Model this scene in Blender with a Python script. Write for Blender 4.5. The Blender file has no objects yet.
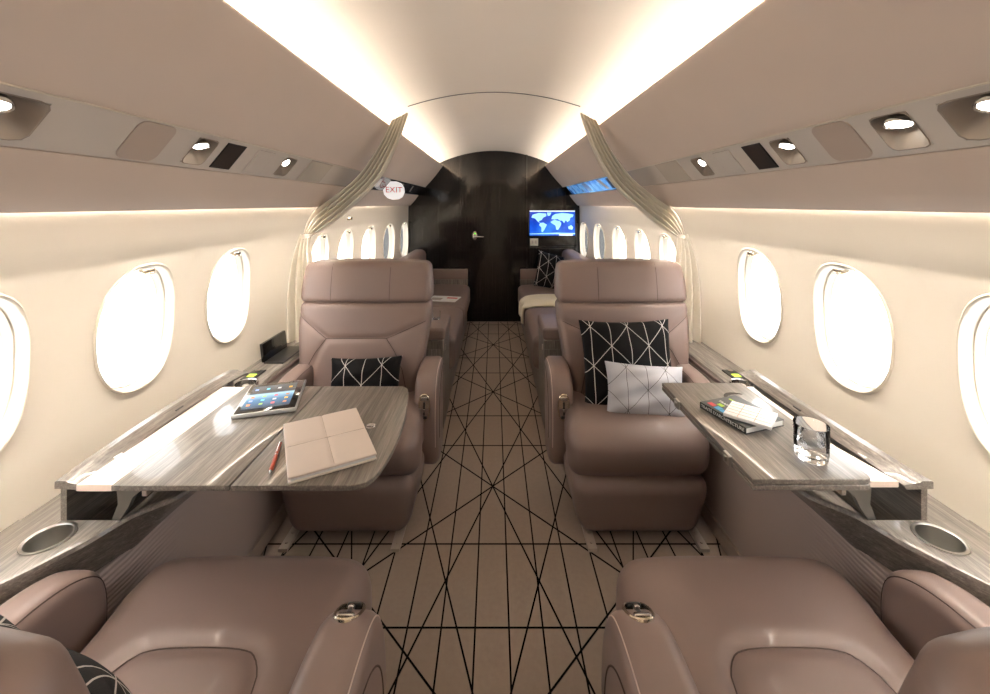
import bpy, bmesh, math, random
from mathutils import Vector, Matrix
from mathutils.bvhtree import BVHTree
random.seed(7)
C = bpy.context.scene.collection
PI = math.pi
EYE = 1.32; F = 420.0; CX = 494.0; CY = 204.0

def floor_pt(px, py, z):                       # where the sight line of a measured photo point meets height z
    d = (EYE - z) * F / (py - CY)
    return ((px - CX) * d / F, d)

def lin(c):
    c = c / 255.0
    return c / 12.92 if c <= 0.04045 else ((c + 0.055) / 1.055) ** 2.4
def rgb(r, g, b): return (lin(r), lin(g), lin(b), 1)

# ------------------------------------------------------------------ materials
class NB:
    def __init__(s, name):
        s.m = bpy.data.materials.new(name); s.m.use_nodes = True
        s.t = s.m.node_tree; s.n = s.t.nodes; s.l = s.t.links
        s.b = s.n['Principled BSDF']; s.out = s.n['Material Output']
    def new(s, typ, **kw):
        n = s.n.new(typ)
        for k, v in kw.items(): setattr(n, k, v)
        return n
    def link(s, a, b): s.l.new(a, b)
    def math(s, op, a, b=None, c=None):
        n = s.n.new('ShaderNodeMath'); n.operation = op
        for i, v in enumerate((a, b, c)):
            if v is None: continue
            if isinstance(v, (int, float)): n.inputs[i].default_value = v
            else: s.link(v, n.inputs[i])
        return n.outputs[0]
    def coords(s, scale=(1, 1, 1), rot=(0, 0, 0)):
        tc = s.new('ShaderNodeTexCoord'); mp = s.new('ShaderNodeMapping')
        mp.inputs['Scale'].default_value = scale; mp.inputs['Rotation'].default_value = rot
        s.link(tc.outputs['Object'], mp.inputs['Vector']); return mp.outputs['Vector']
    def noise(s, vec, scale=5, detail=3, rough=0.5):
        n = s.new('ShaderNodeTexNoise'); n.inputs['Scale'].default_value = scale
        n.inputs['Detail'].default_value = detail; n.inputs['Roughness'].default_value = rough
        s.link(vec, n.inputs['Vector']); return n.outputs['Fac']
    def ramp(s, fac, stops):
        n = s.new('ShaderNodeValToRGB'); e = n.color_ramp.elements
        while len(e) < len(stops): e.new(0.5)
        for i, (p, c) in enumerate(stops): e[i].position = p; e[i].color = c
        s.link(fac, n.inputs['Fac']); return n.outputs['Color']
    def bump(s, h, strength=0.2, dist=0.002):
        n = s.new('ShaderNodeBump'); n.inputs['Strength'].default_value = strength
        n.inputs['Distance'].default_value = dist; s.link(h, n.inputs['Height'])
        s.link(n.outputs['Normal'], s.b.inputs['Normal'])
    def mix(s, fac, a, b):
        n = s.new('ShaderNodeMix', data_type='RGBA')
        s.link(fac, n.inputs['Factor'])
        for v, sock in ((a, n.inputs[6]), (b, n.inputs[7])):
            if isinstance(v, tuple): sock.default_value = v
            else: s.link(v, sock)
        return n.outputs[2]

def mat(name, col, rough=0.5, metal=0.0, coat=0.0, spec=0.5, vary=0.06, vs=6, bump=None, sheen=0.0):
    k = NB(name)
    v = k.coords()
    f = k.noise(v, vs, 3)
    lo = tuple(c * (1 - vary) for c in col[:3]) + (1,); hi = tuple(min(1, c * (1 + vary)) for c in col[:3]) + (1,)
    k.link(k.ramp(f, [(0.3, lo), (0.7, hi)]), k.b.inputs['Base Color'])
    k.b.inputs['Roughness'].default_value = rough; k.b.inputs['Metallic'].default_value = metal
    k.b.inputs['Coat Weight'].default_value = coat; k.b.inputs['Specular IOR Level'].default_value = spec
    k.b.inputs['Sheen Weight'].default_value = sheen
    if bump: k.bump(k.noise(v, bump[0], 4, .6), bump[1], bump[2])
    return k.m

def wood_mat(name, stops, scale, rough=0.22, coat=0.5, fine=1.0):
    k = NB(name)
    v = k.coords(scale); f1 = k.noise(v, 6, 5, .7)
    v2 = k.coords(tuple(x * 3.3 for x in scale)); f2 = k.noise(v2, 6, 4, .7)
    f = k.math('ADD', k.math('MULTIPLY', f1, .5), k.math('MULTIPLY', f2, .5 * fine))
    k.link(k.ramp(f, stops), k.b.inputs['Base Color'])
    k.b.inputs['Roughness'].default_value = rough; k.b.inputs['Coat Weight'].default_value = coat
    k.b.inputs['Coat Roughness'].default_value = .015
    return k.m

def emis(name, col, strength):
    k = NB(name); k.b.inputs['Base Color'].default_value = col
    k.b.inputs['Emission Color'].default_value = col; k.b.inputs['Emission Strength'].default_value = strength
    return k.m

def pattern_mat(name, base, line, s=.12, w=.035, rough=.7, stretch=1.0, bumps=True):
    """fabric with a lattice of thin lines: verticals and two diagonals (local X,Z plane)"""
    k = NB(name); tc = k.new('ShaderNodeTexCoord'); sp = k.new('ShaderNodeSeparateXYZ')
    k.link(tc.outputs['Object'], sp.inputs[0]); x, z = sp.outputs[0], sp.outputs[2]
    def fam(a, b, off, per, ww):
        e = k.math('ADD', k.math('MULTIPLY', x, a / per), k.math('MULTIPLY', z, b / per))
        e = k.math('FRACT', k.math('ADD', e, off + 50))
        e = k.math('ABSOLUTE', k.math('SUBTRACT', e, .5))
        return k.math('LESS_THAN', e, ww)
    m = fam(1, 0, .5, s / 2, w * 1.1)
    for (a, b, o, p) in ((1, 1.0, .5, s), (1, -1.0, .5, s)):
        m = k.math('MAXIMUM', m, fam(a, b, o, p, w * .65))
    k.link(k.mix(m, base, line), k.b.inputs['Base Color'])
    k.b.inputs['Roughness'].default_value = rough; k.b.inputs['Specular IOR Level'].default_value = .15
    v = k.coords(); k.bump(k.noise(v, 700, 2), .3, .001)
    return k.m

WOODSTOPS = [(.30, rgb(58, 54, 50)), (.44, rgb(98, 93, 87)), (.55, rgb(122, 116, 109)), (.70, rgb(166, 160, 152))]
M = {}
M['leather'] = mat('taupe_leather', rgb(122, 105, 99), .42, coat=.08, spec=.5, vary=.05, vs=3, bump=(420, .12, .0006))
M['foldseam'] = mat('folder_stitching', rgb(172, 156, 144), .7)
M['silver'] = mat('silver_shell', rgb(200, 202, 206), .3, metal=.35)
M['seam'] = mat('seam_thread', rgb(66, 52, 46), .7)
M['lightseam'] = mat('pale_seam', rgb(196, 178, 168), .6)
M['wood'] = wood_mat('grey_wood', WOODSTOPS, (14, .5, 14), .38, .45)
M['woodv'] = wood_mat('grey_wood_upright', WOODSTOPS, (14, 14, .5), .35, .2)
M['woodx'] = wood_mat('grey_wood_edge', WOODSTOPS, (.6, 14, 14), .3, .3)
M['black_lacquer'] = wood_mat('black_lacquer', [(.42, rgb(6, 6, 6)), (.50, rgb(13, 12, 11)), (.57, rgb(30, 28, 26)), (.66, rgb(84, 78, 73))], (24, 1, .2), .1, .1)
M['wall'] = mat('cream_wall', rgb(212, 204, 190), .45, vary=.012, vs=2)
M['frame'] = mat('window_ivory', rgb(206, 198, 182), .3, coat=.3, vary=.01)
M['bin'] = mat('taupe_suede', rgb(208, 194, 182), .75, vary=.02, vs=4, bump=(900, .1, .0005))
M['ceil'] = mat('ceiling_cream', rgb(246, 238, 226), .6, vary=.012, vs=2)
M['panel'] = mat('service_lacquer', rgb(208, 202, 194), .22, coat=.4, vary=.02)
M['panel2'] = mat('service_matt', rgb(176, 163, 152), .5, vary=.02)
M['panel3'] = mat('pale_satin_plate', rgb(196, 188, 176), .2, coat=.5, vary=.02)
M['recess'] = mat('recess_taupe', rgb(142, 130, 118), .4, vary=.02)
M['chrome'] = mat('chrome', rgb(205, 203, 200), .12, metal=1, vary=.02)
M['gold'] = mat('pale_gold_metal', rgb(222, 212, 192), .2, metal=1, vary=.03)
M['steel'] = mat('brushed_steel', rgb(205, 203, 198), .28, metal=1, vary=.05)
M['grey_metal'] = mat('grey_metal', rgb(128, 126, 122), .35, metal=.8)
M['black'] = mat('black_plastic', rgb(14, 14, 15), .35, vary=.1)
M['gloss_black'] = mat('gloss_black', rgb(8, 8, 9), .08, coat=.5, vary=.1)
M['dark_leather'] = mat('dark_taupe_panel', rgb(92, 78, 74), .5)
M['cream'] = mat('cream_laminate', rgb(232, 214, 200), .3, coat=.3, vary=.01)
M['white'] = mat('white_paper', rgb(238, 238, 236), .6, vary=.01)
M['blanket'] = mat('cream_wool', rgb(236, 228, 200), .9, sheen=.4, vary=.03, vs=40, bump=(300, .5, .002))
M['curtain'] = mat('cream_curtain', rgb(248, 243, 232), .75, sheen=.0, vary=.03, vs=10)
M['folder'] = mat('cream_leather', rgb(230, 218, 208), .5, vary=.03, vs=8, bump=(350, .12, .0006))
M['orange'] = mat('rust_orange', rgb(176, 72, 36), .3, coat=.4)
M['orangeline'] = mat('orange_ink', rgb(240, 130, 80), .6)
M['red'] = mat('red_ink', rgb(205, 40, 45), .5)
M['cyan'] = mat('cyan_ink', rgb(70, 165, 215), .5)
M['lime'] = mat('lime_ink', rgb(176, 214, 60), .5)
M['navy'] = mat('dark_cover', rgb(34, 40, 38), .4, coat=.2)
M['led'] = emis('cove_led', rgb(255, 241, 225), 85)
M['led2'] = emis('wall_wash_led', rgb(255, 245, 233), 95)
M['lamp'] = emis('reading_lamp_lens', rgb(255, 250, 240), 10)
M['green'] = emis('green_led', rgb(90, 230, 60), 1.5)
M['limeled'] = emis('lime_display', rgb(190, 220, 70), .8)
M['pillow_black'] = pattern_mat('black_pillow_fabric', rgb(8, 8, 10), rgb(200, 197, 192), .165, .016)
M['pillow_white'] = pattern_mat('silver_pillow_fabric', rgb(190, 192, 199), rgb(70, 68, 66), .165, .011, rough=.45)
# carpet
M['carpet'] = mat('carpet_beige', rgb(152, 138, 127), .95, vary=.035, vs=60, bump=(500, .4, .002), spec=.2)
M['carpetline'] = mat('carpet_black', rgb(14, 12, 11), .95, spec=.1)
def ribs():
    k = NB('ribbed_panel'); tc = k.new('ShaderNodeTexCoord'); sp = k.new('ShaderNodeSeparateXYZ')
    k.link(tc.outputs['Object'], sp.inputs[0])
    v = k.coords((.6, .8, 2)); w = k.noise(v, 2, 2)
    h = k.math('SINE', k.math('MULTIPLY', k.math('ADD', sp.outputs[2], k.math('MULTIPLY', w, .05)), 520))
    fade = k.new('ShaderNodeMapRange'); k.link(sp.outputs[1], fade.inputs['Value'])
    fade.inputs['From Min'].default_value = .9; fade.inputs['From Max'].default_value = 1.25
    fade.inputs['To Min'].default_value = 1; fade.inputs['To Max'].default_value = 0
    k.bump(k.math('MULTIPLY', h, fade.outputs[0]), .7, .003)
    k.b.inputs['Base Color'].default_value = rgb(176, 162, 156); k.b.inputs['Roughness'].default_value = .6
    return k.m
M['ribs'] = ribs()
def glass(name, tint, ior):
    k = NB(name); k.b.inputs['Base Color'].default_value = tint; k.b.inputs['Transmission Weight'].default_value = 1
    k.b.inputs['Roughness'].default_value = 0; k.b.inputs['IOR'].default_value = ior; return k.m
M['glass'] = glass('clear_glass', (1, 1, 1, 1), 1.30)
M['water'] = glass('water', (.98, .99, 1, 1), 1.2)
def pane():
    k = NB('window_pane'); k.n.remove(k.b)
    t = k.new('ShaderNodeBsdfTransparent'); g = k.new('ShaderNodeBsdfGlossy'); g.inputs['Roughness'].default_value = .02
    fr = k.new('ShaderNodeValue'); fr.outputs[0].default_value = .03
    mx = k.new('ShaderNodeMixShader'); k.link(fr.outputs[0], mx.inputs[0]); k.link(t.outputs[0], mx.inputs[1]); k.link(g.outputs[0], mx.inputs[2])
    k.link(mx.outputs[0], k.out.inputs['Surface']); return k.m
M['pane'] = pane()

# ------------------------------------------------------------------ object helpers
def obj(name, bm, m, parent=None, smooth=True, kind=None, label=None, cat=None, group=None):
    me = bpy.data.meshes.new(name)
    bmesh.ops.recalc_face_normals(bm, faces=bm.faces)
    bm.to_mesh(me); bm.free()
    for x in (m if isinstance(m, (list, tuple)) else [m]): me.materials.append(M[x] if isinstance(x, str) else x)
    if smooth:
        me.polygons.foreach_set('use_smooth', [True] * len(me.polygons))
        try: me.set_sharp_from_angle(angle=math.radians(38))
        except Exception: pass
    o = bpy.data.objects.new(name, me); C.objects.link(o)
    if parent: o.parent = parent
    if kind: o['kind'] = kind
    if label: o['label'] = label
    if cat: o['category'] = cat
    if group: o['group'] = group
    return o

def thing(name, label, cat, loc=(0, 0, 0), rz=0, group=None, rot=None):
    o = bpy.data.objects.new(name, None); C.objects.link(o); o.location = loc
    o.rotation_euler = rot if rot else (0, 0, rz); o.empty_display_size = .1
    o['label'] = label; o['category'] = cat
    if group: o['group'] = group
    return o

def bx(bm, c, s, mi=0, rot=None):
    vs = []
    for dx in (-.5, .5):
        for dy in (-.5, .5):
            for dz in (-.5, .5):
                p = Vector((dx * s[0], dy * s[1], dz * s[2]))
                if rot: p = rot @ p
                vs.append(bm.verts.new(p + Vector(c)))
    for f in ((0, 1, 3, 2), (4, 6, 7, 5), (0, 4, 5, 1), (2, 3, 7, 6), (0, 2, 6, 4), (1, 5, 7, 3)):
        bm.faces.new([vs[i] for i in f]).material_index = mi
    return bm

def rbox(size, r, n, fn=None, c=(0, 0, 0), bm=None):
    """rounded box with n=(nx,ny,nz) divisions, each vertex passed through fn"""
    bm = bm or bmesh.new(); h = [s / 2 for s in size]; cache = {}
    def axisvals(i):
        # extra lines in the rounded zone
        hh, rr, k = h[i], min(r, h[i] * .999), n[i]
        a = [-hh + rr * (1 - math.cos(t * PI / 2 / 4)) * 1.0 for t in range(0, 4)]
        a = [-hh, -hh + rr * .25, -hh + rr * .5, -hh + rr * .75]
        mid = [-hh + rr + (2 * hh - 2 * rr) * t / k for t in range(k + 1)]
        return a + mid + [-x for x in reversed(a)]
    ax = [axisvals(i) for i in range(3)]
    def V(i, j, k):
        key = (i, j, k)
        if key in cache: return cache[key]
        p = [ax[0][i], ax[1][j], ax[2][k]]
        q = [max(-(h[t] - r), min(h[t] - r, p[t])) if h[t] > r else 0 for t in range(3)]
        v = Vector([p[t] - q[t] for t in range(3)])
        # spherify the rounded zone
        w = Vector([math.tan(max(-1, min(1, v[t] / r)) * PI / 4) for t in range(3)])
        if w.length > 1e-9: w = w.normalized() * r
        p = Vector(q) + w
        if fn: p = Vector(fn(p))
        cache[key] = bm.verts.new(p + Vector(c)); return cache[key]
    N = [len(a) - 1 for a in ax]
    for k in (0, N[2]):
        for i in range(N[0]):
            for j in range(N[1]): bm.faces.new((V(i, j, k), V(i + 1, j, k), V(i + 1, j + 1, k), V(i, j + 1, k)))
    for j in (0, N[1]):
        for i in range(N[0]):
            for k in range(N[2]): bm.faces.new((V(i, j, k), V(i + 1, j, k), V(i + 1, j, k + 1), V(i, j, k + 1)))
    for i in (0, N[0]):
        for j in range(N[1]):
            for k in range(N[2]): bm.faces.new((V(i, j, k), V(i, j + 1, k), V(i, j + 1, k + 1), V(i, j, k + 1)))
    return bm

def tube(bm, pts, r, seg=6, closed=False, mi=0):
    pts = [Vector(p) for p in pts]; n = len(pts); rings = []
    for i, p in enumerate(pts):
        a = pts[(i - 1) % n] if (closed or i) else p; b = pts[(i + 1) % n] if (closed or i < n - 1) else p
        t = (b - a)
        if t.length < 1e-9: t = Vector((0, 0, 1))
        t.normalize(); up = Vector((0, 0, 1)) if abs(t.z) < .9 else Vector((1, 0, 0))
        u = t.cross(up).normalized(); w = t.cross(u)
        rr = r[i] if isinstance(r, (list, tuple)) else r
        rings.append([bm.verts.new(p + (u * math.cos(2 * PI * k / seg) + w * math.sin(2 * PI * k / seg)) * rr) for k in range(seg)])
    for i in range(n if closed else n - 1):
        A, B = rings[i], rings[(i + 1) % n]
        for k in range(seg): bm.faces.new((A[k], A[(k + 1) % seg], B[(k + 1) % seg], B[k])).material_index = mi
    if not closed:
        bm.faces.new(rings[0]); bm.faces.new(rings[-1])
    return bm

def lathe(bm, prof, c=(0, 0, 0), seg=32, mat4=None, mi=0):
    rings = []
    for (r, z) in prof:
        ring = []
        for k in range(seg if r > 1e-6 else 1):
            p = Vector((r * math.cos(2 * PI * k / seg), r * math.sin(2 * PI * k / seg), z))
            if mat4: p = mat4 @ p
            ring.append(bm.verts.new(p + Vector(c)))
        rings.append(ring)
    for A, B in zip(rings, rings[1:]):
        for k in range(seg):
            a0, a1 = A[k % len(A)], A[(k + 1) % len(A)]; b0, b1 = B[k % len(B)], B[(k + 1) % len(B)]
            vs = [a0]
            for v in (a1, b1, b0):
                if v not in vs: vs.append(v)
            if len(vs) > 2: bm.faces.new(vs).material_index = mi
    return bm

def sweep(bm, secs, caps=True, closed=True, mi=0):
    """secs: list of lists of 3-D points (same count); lofts them"""
    R = [[bm.verts.new(p) for p in s] for s in secs]; n = len(R[0])
    for A, B in zip(R, R[1:]):
        for k in range(n if closed else n - 1): bm.faces.new((A[k], A[(k + 1) % n], B[(k + 1) % n], B[k])).material_index = mi
    if caps and closed:
        bm.faces.new(R[0]).material_index = mi; bm.faces.new(R[-1]).material_index = mi
    return bm

def chaikin(pts, it=2, closed=True):
    pts = [Vector(p) for p in pts]
    for _ in range(it):
        q = []
        n = len(pts)
        for i in range(n if closed else n - 1):
            a, b = pts[i], pts[(i + 1) % n]; q += [a * .75 + b * .25, a * .25 + b * .75]
        if not closed: q = [pts[0]] + q + [pts[-1]]
        pts = q
    return pts

def slab(profile, w, r, axis='x', bulge=0.0, it=3, steps=5):
    """closed 2-D profile extruded to width w with rounded edges of radius r. returns bm; profile is (y,z) for axis x, (x,y) for axis z"""
    P = chaikin([(a, b, 0) for a, b in profile], it) if it else [Vector((a, b, 0)) for a, b in profile]
    n = len(P); area = sum(P[i].x * P[(i + 1) % n].y - P[(i + 1) % n].x * P[i].y for i in range(n))
    if area < 0: P.reverse()
    N = []
    for i in range(n):
        t = (P[(i + 1) % n] - P[i - 1]).normalized(); N.append(Vector((-t.y, t.x, 0)))    # inward
    bm = bmesh.new(); rings = []
    lv = []
    for k in range(steps + 1):
        a = PI / 2 * k / steps; lv.append((-w / 2 + r * (1 - math.sin(a)), r * (1 - math.cos(a))))
    lv = [(-w / 2 + r * (1 - math.sin(PI / 2 * k / steps)), r * (1 - math.cos(PI / 2 * k / steps))) for k in range(steps, -1, -1)]
    lv = lv + [(-h, ins) for h, ins in reversed(lv)]
    for h, ins in lv:
        ring = []
        for p, nn in zip(P, N):
            q = p + nn * ins
            co = (h, q.x, q.y) if axis == 'x' else (q.x, q.y, h)
            ring.append(bm.verts.new(co))
        rings.append(ring)
    for A, B in zip(rings, rings[1:]):
        for k in range(n): bm.faces.new((A[k], A[(k + 1) % n], B[(k + 1) % n], B[k]))
    for ring, sgn in ((rings[0], -1), (rings[-1], 1)):
        if bulge:
            cen = sum((v.co for v in ring), Vector()) / n; prev = ring
            for s_ in (.85, .65, .4, .15):
                nr = []
                for v in ring:
                    q = cen + (v.co - cen) * s_; b = bulge * (1 - s_ ** 2)
                    if axis == 'x': q.x += sgn * b
                    else: q.z += sgn * b
                    nr.append(bm.verts.new(q))
                for k in range(n): bm.faces.new((prev[k], prev[(k + 1) % n], nr[(k + 1) % n], nr[k]))
                prev = nr
            bm.faces.new(prev)
        else: bm.faces.new(ring)
    return bm

def seam_on(bm_src, pts, direction, r=.0016, sub=10):
    """a thin stitched seam draped on bm_src along direction"""
    tree = BVHTree.FromBMesh(bm_src); d = Vector(direction).normalized(); out = []
    P = []
    for a, b in zip(pts, pts[1:]):
        for k in range(sub): P.append(Vector(a).lerp(Vector(b), k / sub))
    P.append(Vector(pts[-1]))
    for p in P:
        hit = tree.ray_cast(p - d * .5, d)
        if hit[0]: out.append(hit[0] - d * r * .2)
    bm = bmesh.new()
    if len(out) > 2: tube(bm, out, r, 6)
    return bm

def dist_poly(x, y, poly):
    best = 9
    for (ax, ay), (b_x, by) in zip(poly, poly[1:]):
        dx, dy = b_x - ax, by - ay; L = dx * dx + dy * dy
        t = max(0, min(1, ((x - ax) * dx + (y - ay) * dy) / L)); best = min(best, math.hypot(x - ax - t * dx, y - ay - t * dy))
    return best

def smooth01(a, b, x):
    t = max(0, min(1, (x - a) / (b - a))); return t * t * (3 - 2 * t)
def interp(tab, x):
    if x <= tab[0][0]: return tab[0][1]
    for (a, u), (b, v) in zip(tab, tab[1:]):
        if x <= b:
            t = (x - a) / (b - a); return u + (v - u) * (t * t * (3 - 2 * t))
    return tab[-1][1]
def interl(tab, x):
    if x <= tab[0][0]: return tab[0][1]
    for (a, u), (b, v) in zip(tab, tab[1:]):
        if x <= b: return u + (v - u) * (x - a) / (b - a)
    return tab[-1][1]

Y0, Y1 = -1.6, 4.72
# ------------------------------------------------------------------ the shell
WPROF = [(.30, 1.02), (.58, 1.105), (.72, 1.128), (.85, 1.136), (.95, 1.134), (1.05, 1.122), (1.15, 1.095), (1.24, 1.05), (1.32, .998), (1.42, .975)]
def wallx(y, z):
    x = interl(WPROF, z)
    k = smooth01(3.0, 4.9, y)
    return x + (.958 - x) * k * .98 if x > .958 else x
PITCH = .46; WC = [1.337 + PITCH * k for k in range(-5, 8)]
WZ = .931; WHZ = .192; WHD = .143
def oval(a, s=1.0):
    c, n = math.cos(a), math.sin(a); e = 2 / 2.35
    return (math.copysign(abs(c) ** e, c) * WHD * s, math.copysign(abs(n) ** e, n) * WHZ * s)

def build_wall(side):
    bm = bmesh.new(); NS = 12
    zlo, zhi = WZ - PITCH / 2, WZ + PITCH / 2
    def P(y, z): return bm.verts.new((side * wallx(y, z), y, z))
    def grid(y0, y1, ny, z0, z1, nz):
        g = [[P(y0 + (y1 - y0) * i / ny, z0 + (z1 - z0) * j / nz) for j in range(nz + 1)] for i in range(ny + 1)]
        for i in range(ny):
            for j in range(nz): bm.faces.new((g[i][j], g[i + 1][j], g[i + 1][j + 1], g[i][j + 1]))
    a, b = WC[0] - PITCH / 2, WC[-1] + PITCH / 2
    nt = NS * len(WC)
    grid(a, b, nt, .30, zlo, 10); grid(a, b, nt, zhi, 1.42, 10)
    grid(Y0, a, 8, .30, zlo, 10); grid(Y0, a, 8, zlo, zhi, NS); grid(Y0, a, 8, zhi, 1.42, 10)
    for c in WC:
        if abs(c - WC[7]) < .01:
            grid(c - PITCH / 2, c + PITCH / 2, NS, zlo, zhi, NS); continue
        # boundary of the square patch
        h = PITCH / 2; sq = []
        for i in range(NS): sq.append((h, -h + 2 * h * i / NS))
        for i in range(NS): sq.append((h - 2 * h * i / NS, h))
        for i in range(NS): sq.append((-h, h - 2 * h * i / NS))
        for i in range(NS): sq.append((-h + 2 * h * i / NS, -h))
        K = 6; prev = None
        for k in range(K + 1):
            t = (k / K); ring = []
            for (u, v) in sq:
                ov = oval(math.atan2(v / WHZ, u / WHD), 1.0)
                ring.append(P(c + ov[0] + (u - ov[0]) * t, WZ + ov[1] + (v - ov[1]) * t))
            if prev:
                for q in range(len(sq)): bm.faces.new((prev[q], prev[(q + 1) % len(sq)], ring[(q + 1) % len(sq)], ring[q]))
            prev = ring
    bmesh.ops.remove_doubles(bm, verts=bm.verts, dist=.0006)
    return obj('wall_left' if side < 0 else 'wall_right', bm, 'wall', kind='structure')

def build_window(side, c, idx):
    root = bpy.data.objects.new('window_%d' % idx, None); C.objects.link(root)
    root['kind'] = 'structure'; root.location = (side * wallx(c, WZ), c, WZ)
    O = root.location
    bm = bmesh.new(); S = 64; rings = []
    for s, o in ((1.045, -.0005), (1.04, -.005), (1.02, -.0075), (1.0, -.006), (.985, .0), (.975, .012), (.97, .022), (.95, .026), (.945, .024), (.935, .026), (.92, .044), (.90, .047)):
        ring = []
        for k in range(S):
            u, v = oval(2 * PI * k / S, s)
            # fillet grows in absolute terms
            x = wallx(c + u, WZ + v)
            ring.append(bm.verts.new((side * (x + o) - O.x, u, v)))
        rings.append(ring)
    for A, B in zip(rings, rings[1:]):
        for k in range(S): bm.faces.new((A[k], A[(k + 1) % S], B[(k + 1) % S], B[k]))
    obj('window_frame', bm, 'frame', root)
    bm = bmesh.new()
    vs = []
    for k in range(S):
        u, v = oval(2 * PI * k / S, .91); vs.append(bm.verts.new((side * (wallx(c + u, WZ + v) + .0455) - O.x, u, v)))
    cv = bm.verts.new((side * (wallx(c, WZ) + .0455) - O.x, 0, 0))
    for k in range(S): bm.faces.new((vs[k], vs[(k + 1) % S], cv))
    obj('pane', bm, 'pane', root)
    bm = bmesh.new()
    zc = WHZ * .955; xx = wallx(c, WZ + zc) - O.x * side
    rbox((.018, .046, .013), .003, (2, 3, 2), None, (side * (xx + .0), 0, zc - .006), bm)
    rbox((.012, .034, .004), .0015, (1, 2, 1), None, (side * (xx - .007), 0, zc - .015), bm)
    obj('shade_handle', bm, 'gold', root)
    # daylight portal at the opening
    L = bpy.data.lights.new('daylight', 'AREA'); L.shape = 'RECTANGLE'; L.size = WHD * 2; L.size_y = WHZ * 2
    L.cycles.is_portal = True
    lo = bpy.data.objects.new('daylight_portal', L); C.objects.link(lo); lo.parent = root
    lo.location = (side * .065, 0, 0); lo.rotation_euler = (0, side * PI / 2, 0)
for side in (-1, 1):
    build_wall(side)
i = 0
for side in (-1, 1):
    for c in WC:
        if c == WC[7]: continue
        i += 1; build_window(side, c, i)

# ceiling vault
def ceilz(x): return 1.918 - .36 * x * x
bm = bmesh.new()
xs = [-.76 + 1.52 * i / 40 for i in range(41)]
secs = []
for j in range(13):
    y = Y0 + (Y1 - Y0) * j / 12
    secs.append([(x, y, ceilz(x)) for x in xs] + [(x, y, ceilz(x) + .03) for x in reversed(xs)])
sweep(bm, secs)
obj('ceiling', bm, 'ceil', kind='structure')

# overhead bins: slanted panel with a band left open for the service strip
A_ = (.575, EYE + .43); B_ = (.945, EYE - .02)
def face(t, o=0.0):                                     # point on the slanted face; o = outward (away from cabin)
    nx, nz = .45, .37; L = math.hypot(nx, nz)
    return (A_[0] + (B_[0] - A_[0]) * t + nx / L * o, A_[1] + (B_[1] - A_[1]) * t + nz / L * o)
T0, T1 = .535, .733
n = 0
trim_no = 0
def trim(bm, m, smooth=True):
    global trim_no; trim_no += 1
    return obj('trim_%d' % trim_no, bm, m, kind='structure', smooth=smooth)
for side in (-1, 1):
    def strip(loop, y0=Y0, y1=Y1, ny=2):
        b_ = bmesh.new()
        sweep(b_, [[(side * x, y0 + (y1 - y0) * j / ny, z) for x, z in loop] for j in range(ny + 1)]); return b_
    bow = lambda t: -.008 * math.sin(PI * min(1, max(0, t)))
    up = [face(-.004, .012), face(0.0, .001), face(.01, -.002)] + [face(T0 * k / 8, bow(k / 8)) for k in range(1, 8)] + [face(T0 - .002, 0)]
    loop = up + [face(T0 - .002, .02), face(.02, .02)]
    trim(strip(loop), 'bin')
    lw = [face(T1 + .004, 0), face(T1 + .1, -.004), face(.9, -.004), face(.985, -.002), face(1.0, .004), face(1.0, .02), face(.95, .02), face(T1 + .004, .02)]
    trim(strip(lw), 'bin')
    # gutters: the cove shelf and the wall wash shelf
    trim(strip([(.628, 1.692), (.80, 1.655), (.80, 1.645), (.636, 1.682)]), 'ceil')
    trim(strip([(.757, 1.72), (.765, 1.66), (.93, 1.62), (.96, 1.45), (1.06, 1.44), (1.06, 1.46), (.97, 1.46), (.94, 1.63), (.775, 1.68), (.77, 1.74)]), 'ceil')
    trim(strip([(.726, 1.672), (.748, 1.694), (.746, 1.697), (.724, 1.675)]), 'led', False)
    trim(strip([(.962, 1.352), (.984, 1.352), (.984, 1.356), (.962, 1.356)]), 'led2', False)
    trim(strip([(.955, 1.362), (1.0, 1.362), (1.0, 1.370), (.955, 1.370)]), 'bin')
    # service strip with openings
    holes = [(.605, .745), (1.12, 1.20), (1.59, 1.68)] + ([(.80, .88)] if side > 0 else [])
    holes.sort()
    bm = bmesh.new()
    def quad(y0, y1, ta, tb):
        c = []
        for (y, t, o) in ((y0, ta, .001), (y1, ta, .001), (y1, tb, .001), (y0, tb, .001), (y0, ta, .012), (y1, ta, .012), (y1, tb, .012), (y0, tb, .012)):
            x, z = face(t, o); c.append(bm.verts.new((side * x, y, z)))
        for f in ((0, 1, 2, 3), (4, 5, 6, 7), (0, 1, 5, 4), (2, 3, 7, 6), (0, 3, 7, 4), (1, 2, 6, 5)): bm.faces.new([c[k] for k in f])
    cur = Y0
    for a, b in holes:
        quad(cur, a, T0, T1); quad(a, b, T0, T0 + .028); quad(a, b, T1 - .026, T1); cur = b
    quad(cur, 2.0, T0, T1); quad(2.0, 2.75, T0, T1)
    trim(bm, 'panel', False)
    bm = bmesh.new(); 
    x, z = face(T0 - .002, -.0015); tube(bm, [(side * x, Y0, z), (side * x, Y1, z)], .0022, 6); trim(bm, 'frame')  # pale tube stands in for the highlight along the strip's top edge
    bm = bmesh.new(); quad(2.75, Y1, T0, T1); trim(bm, 'gloss_black', False)

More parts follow.
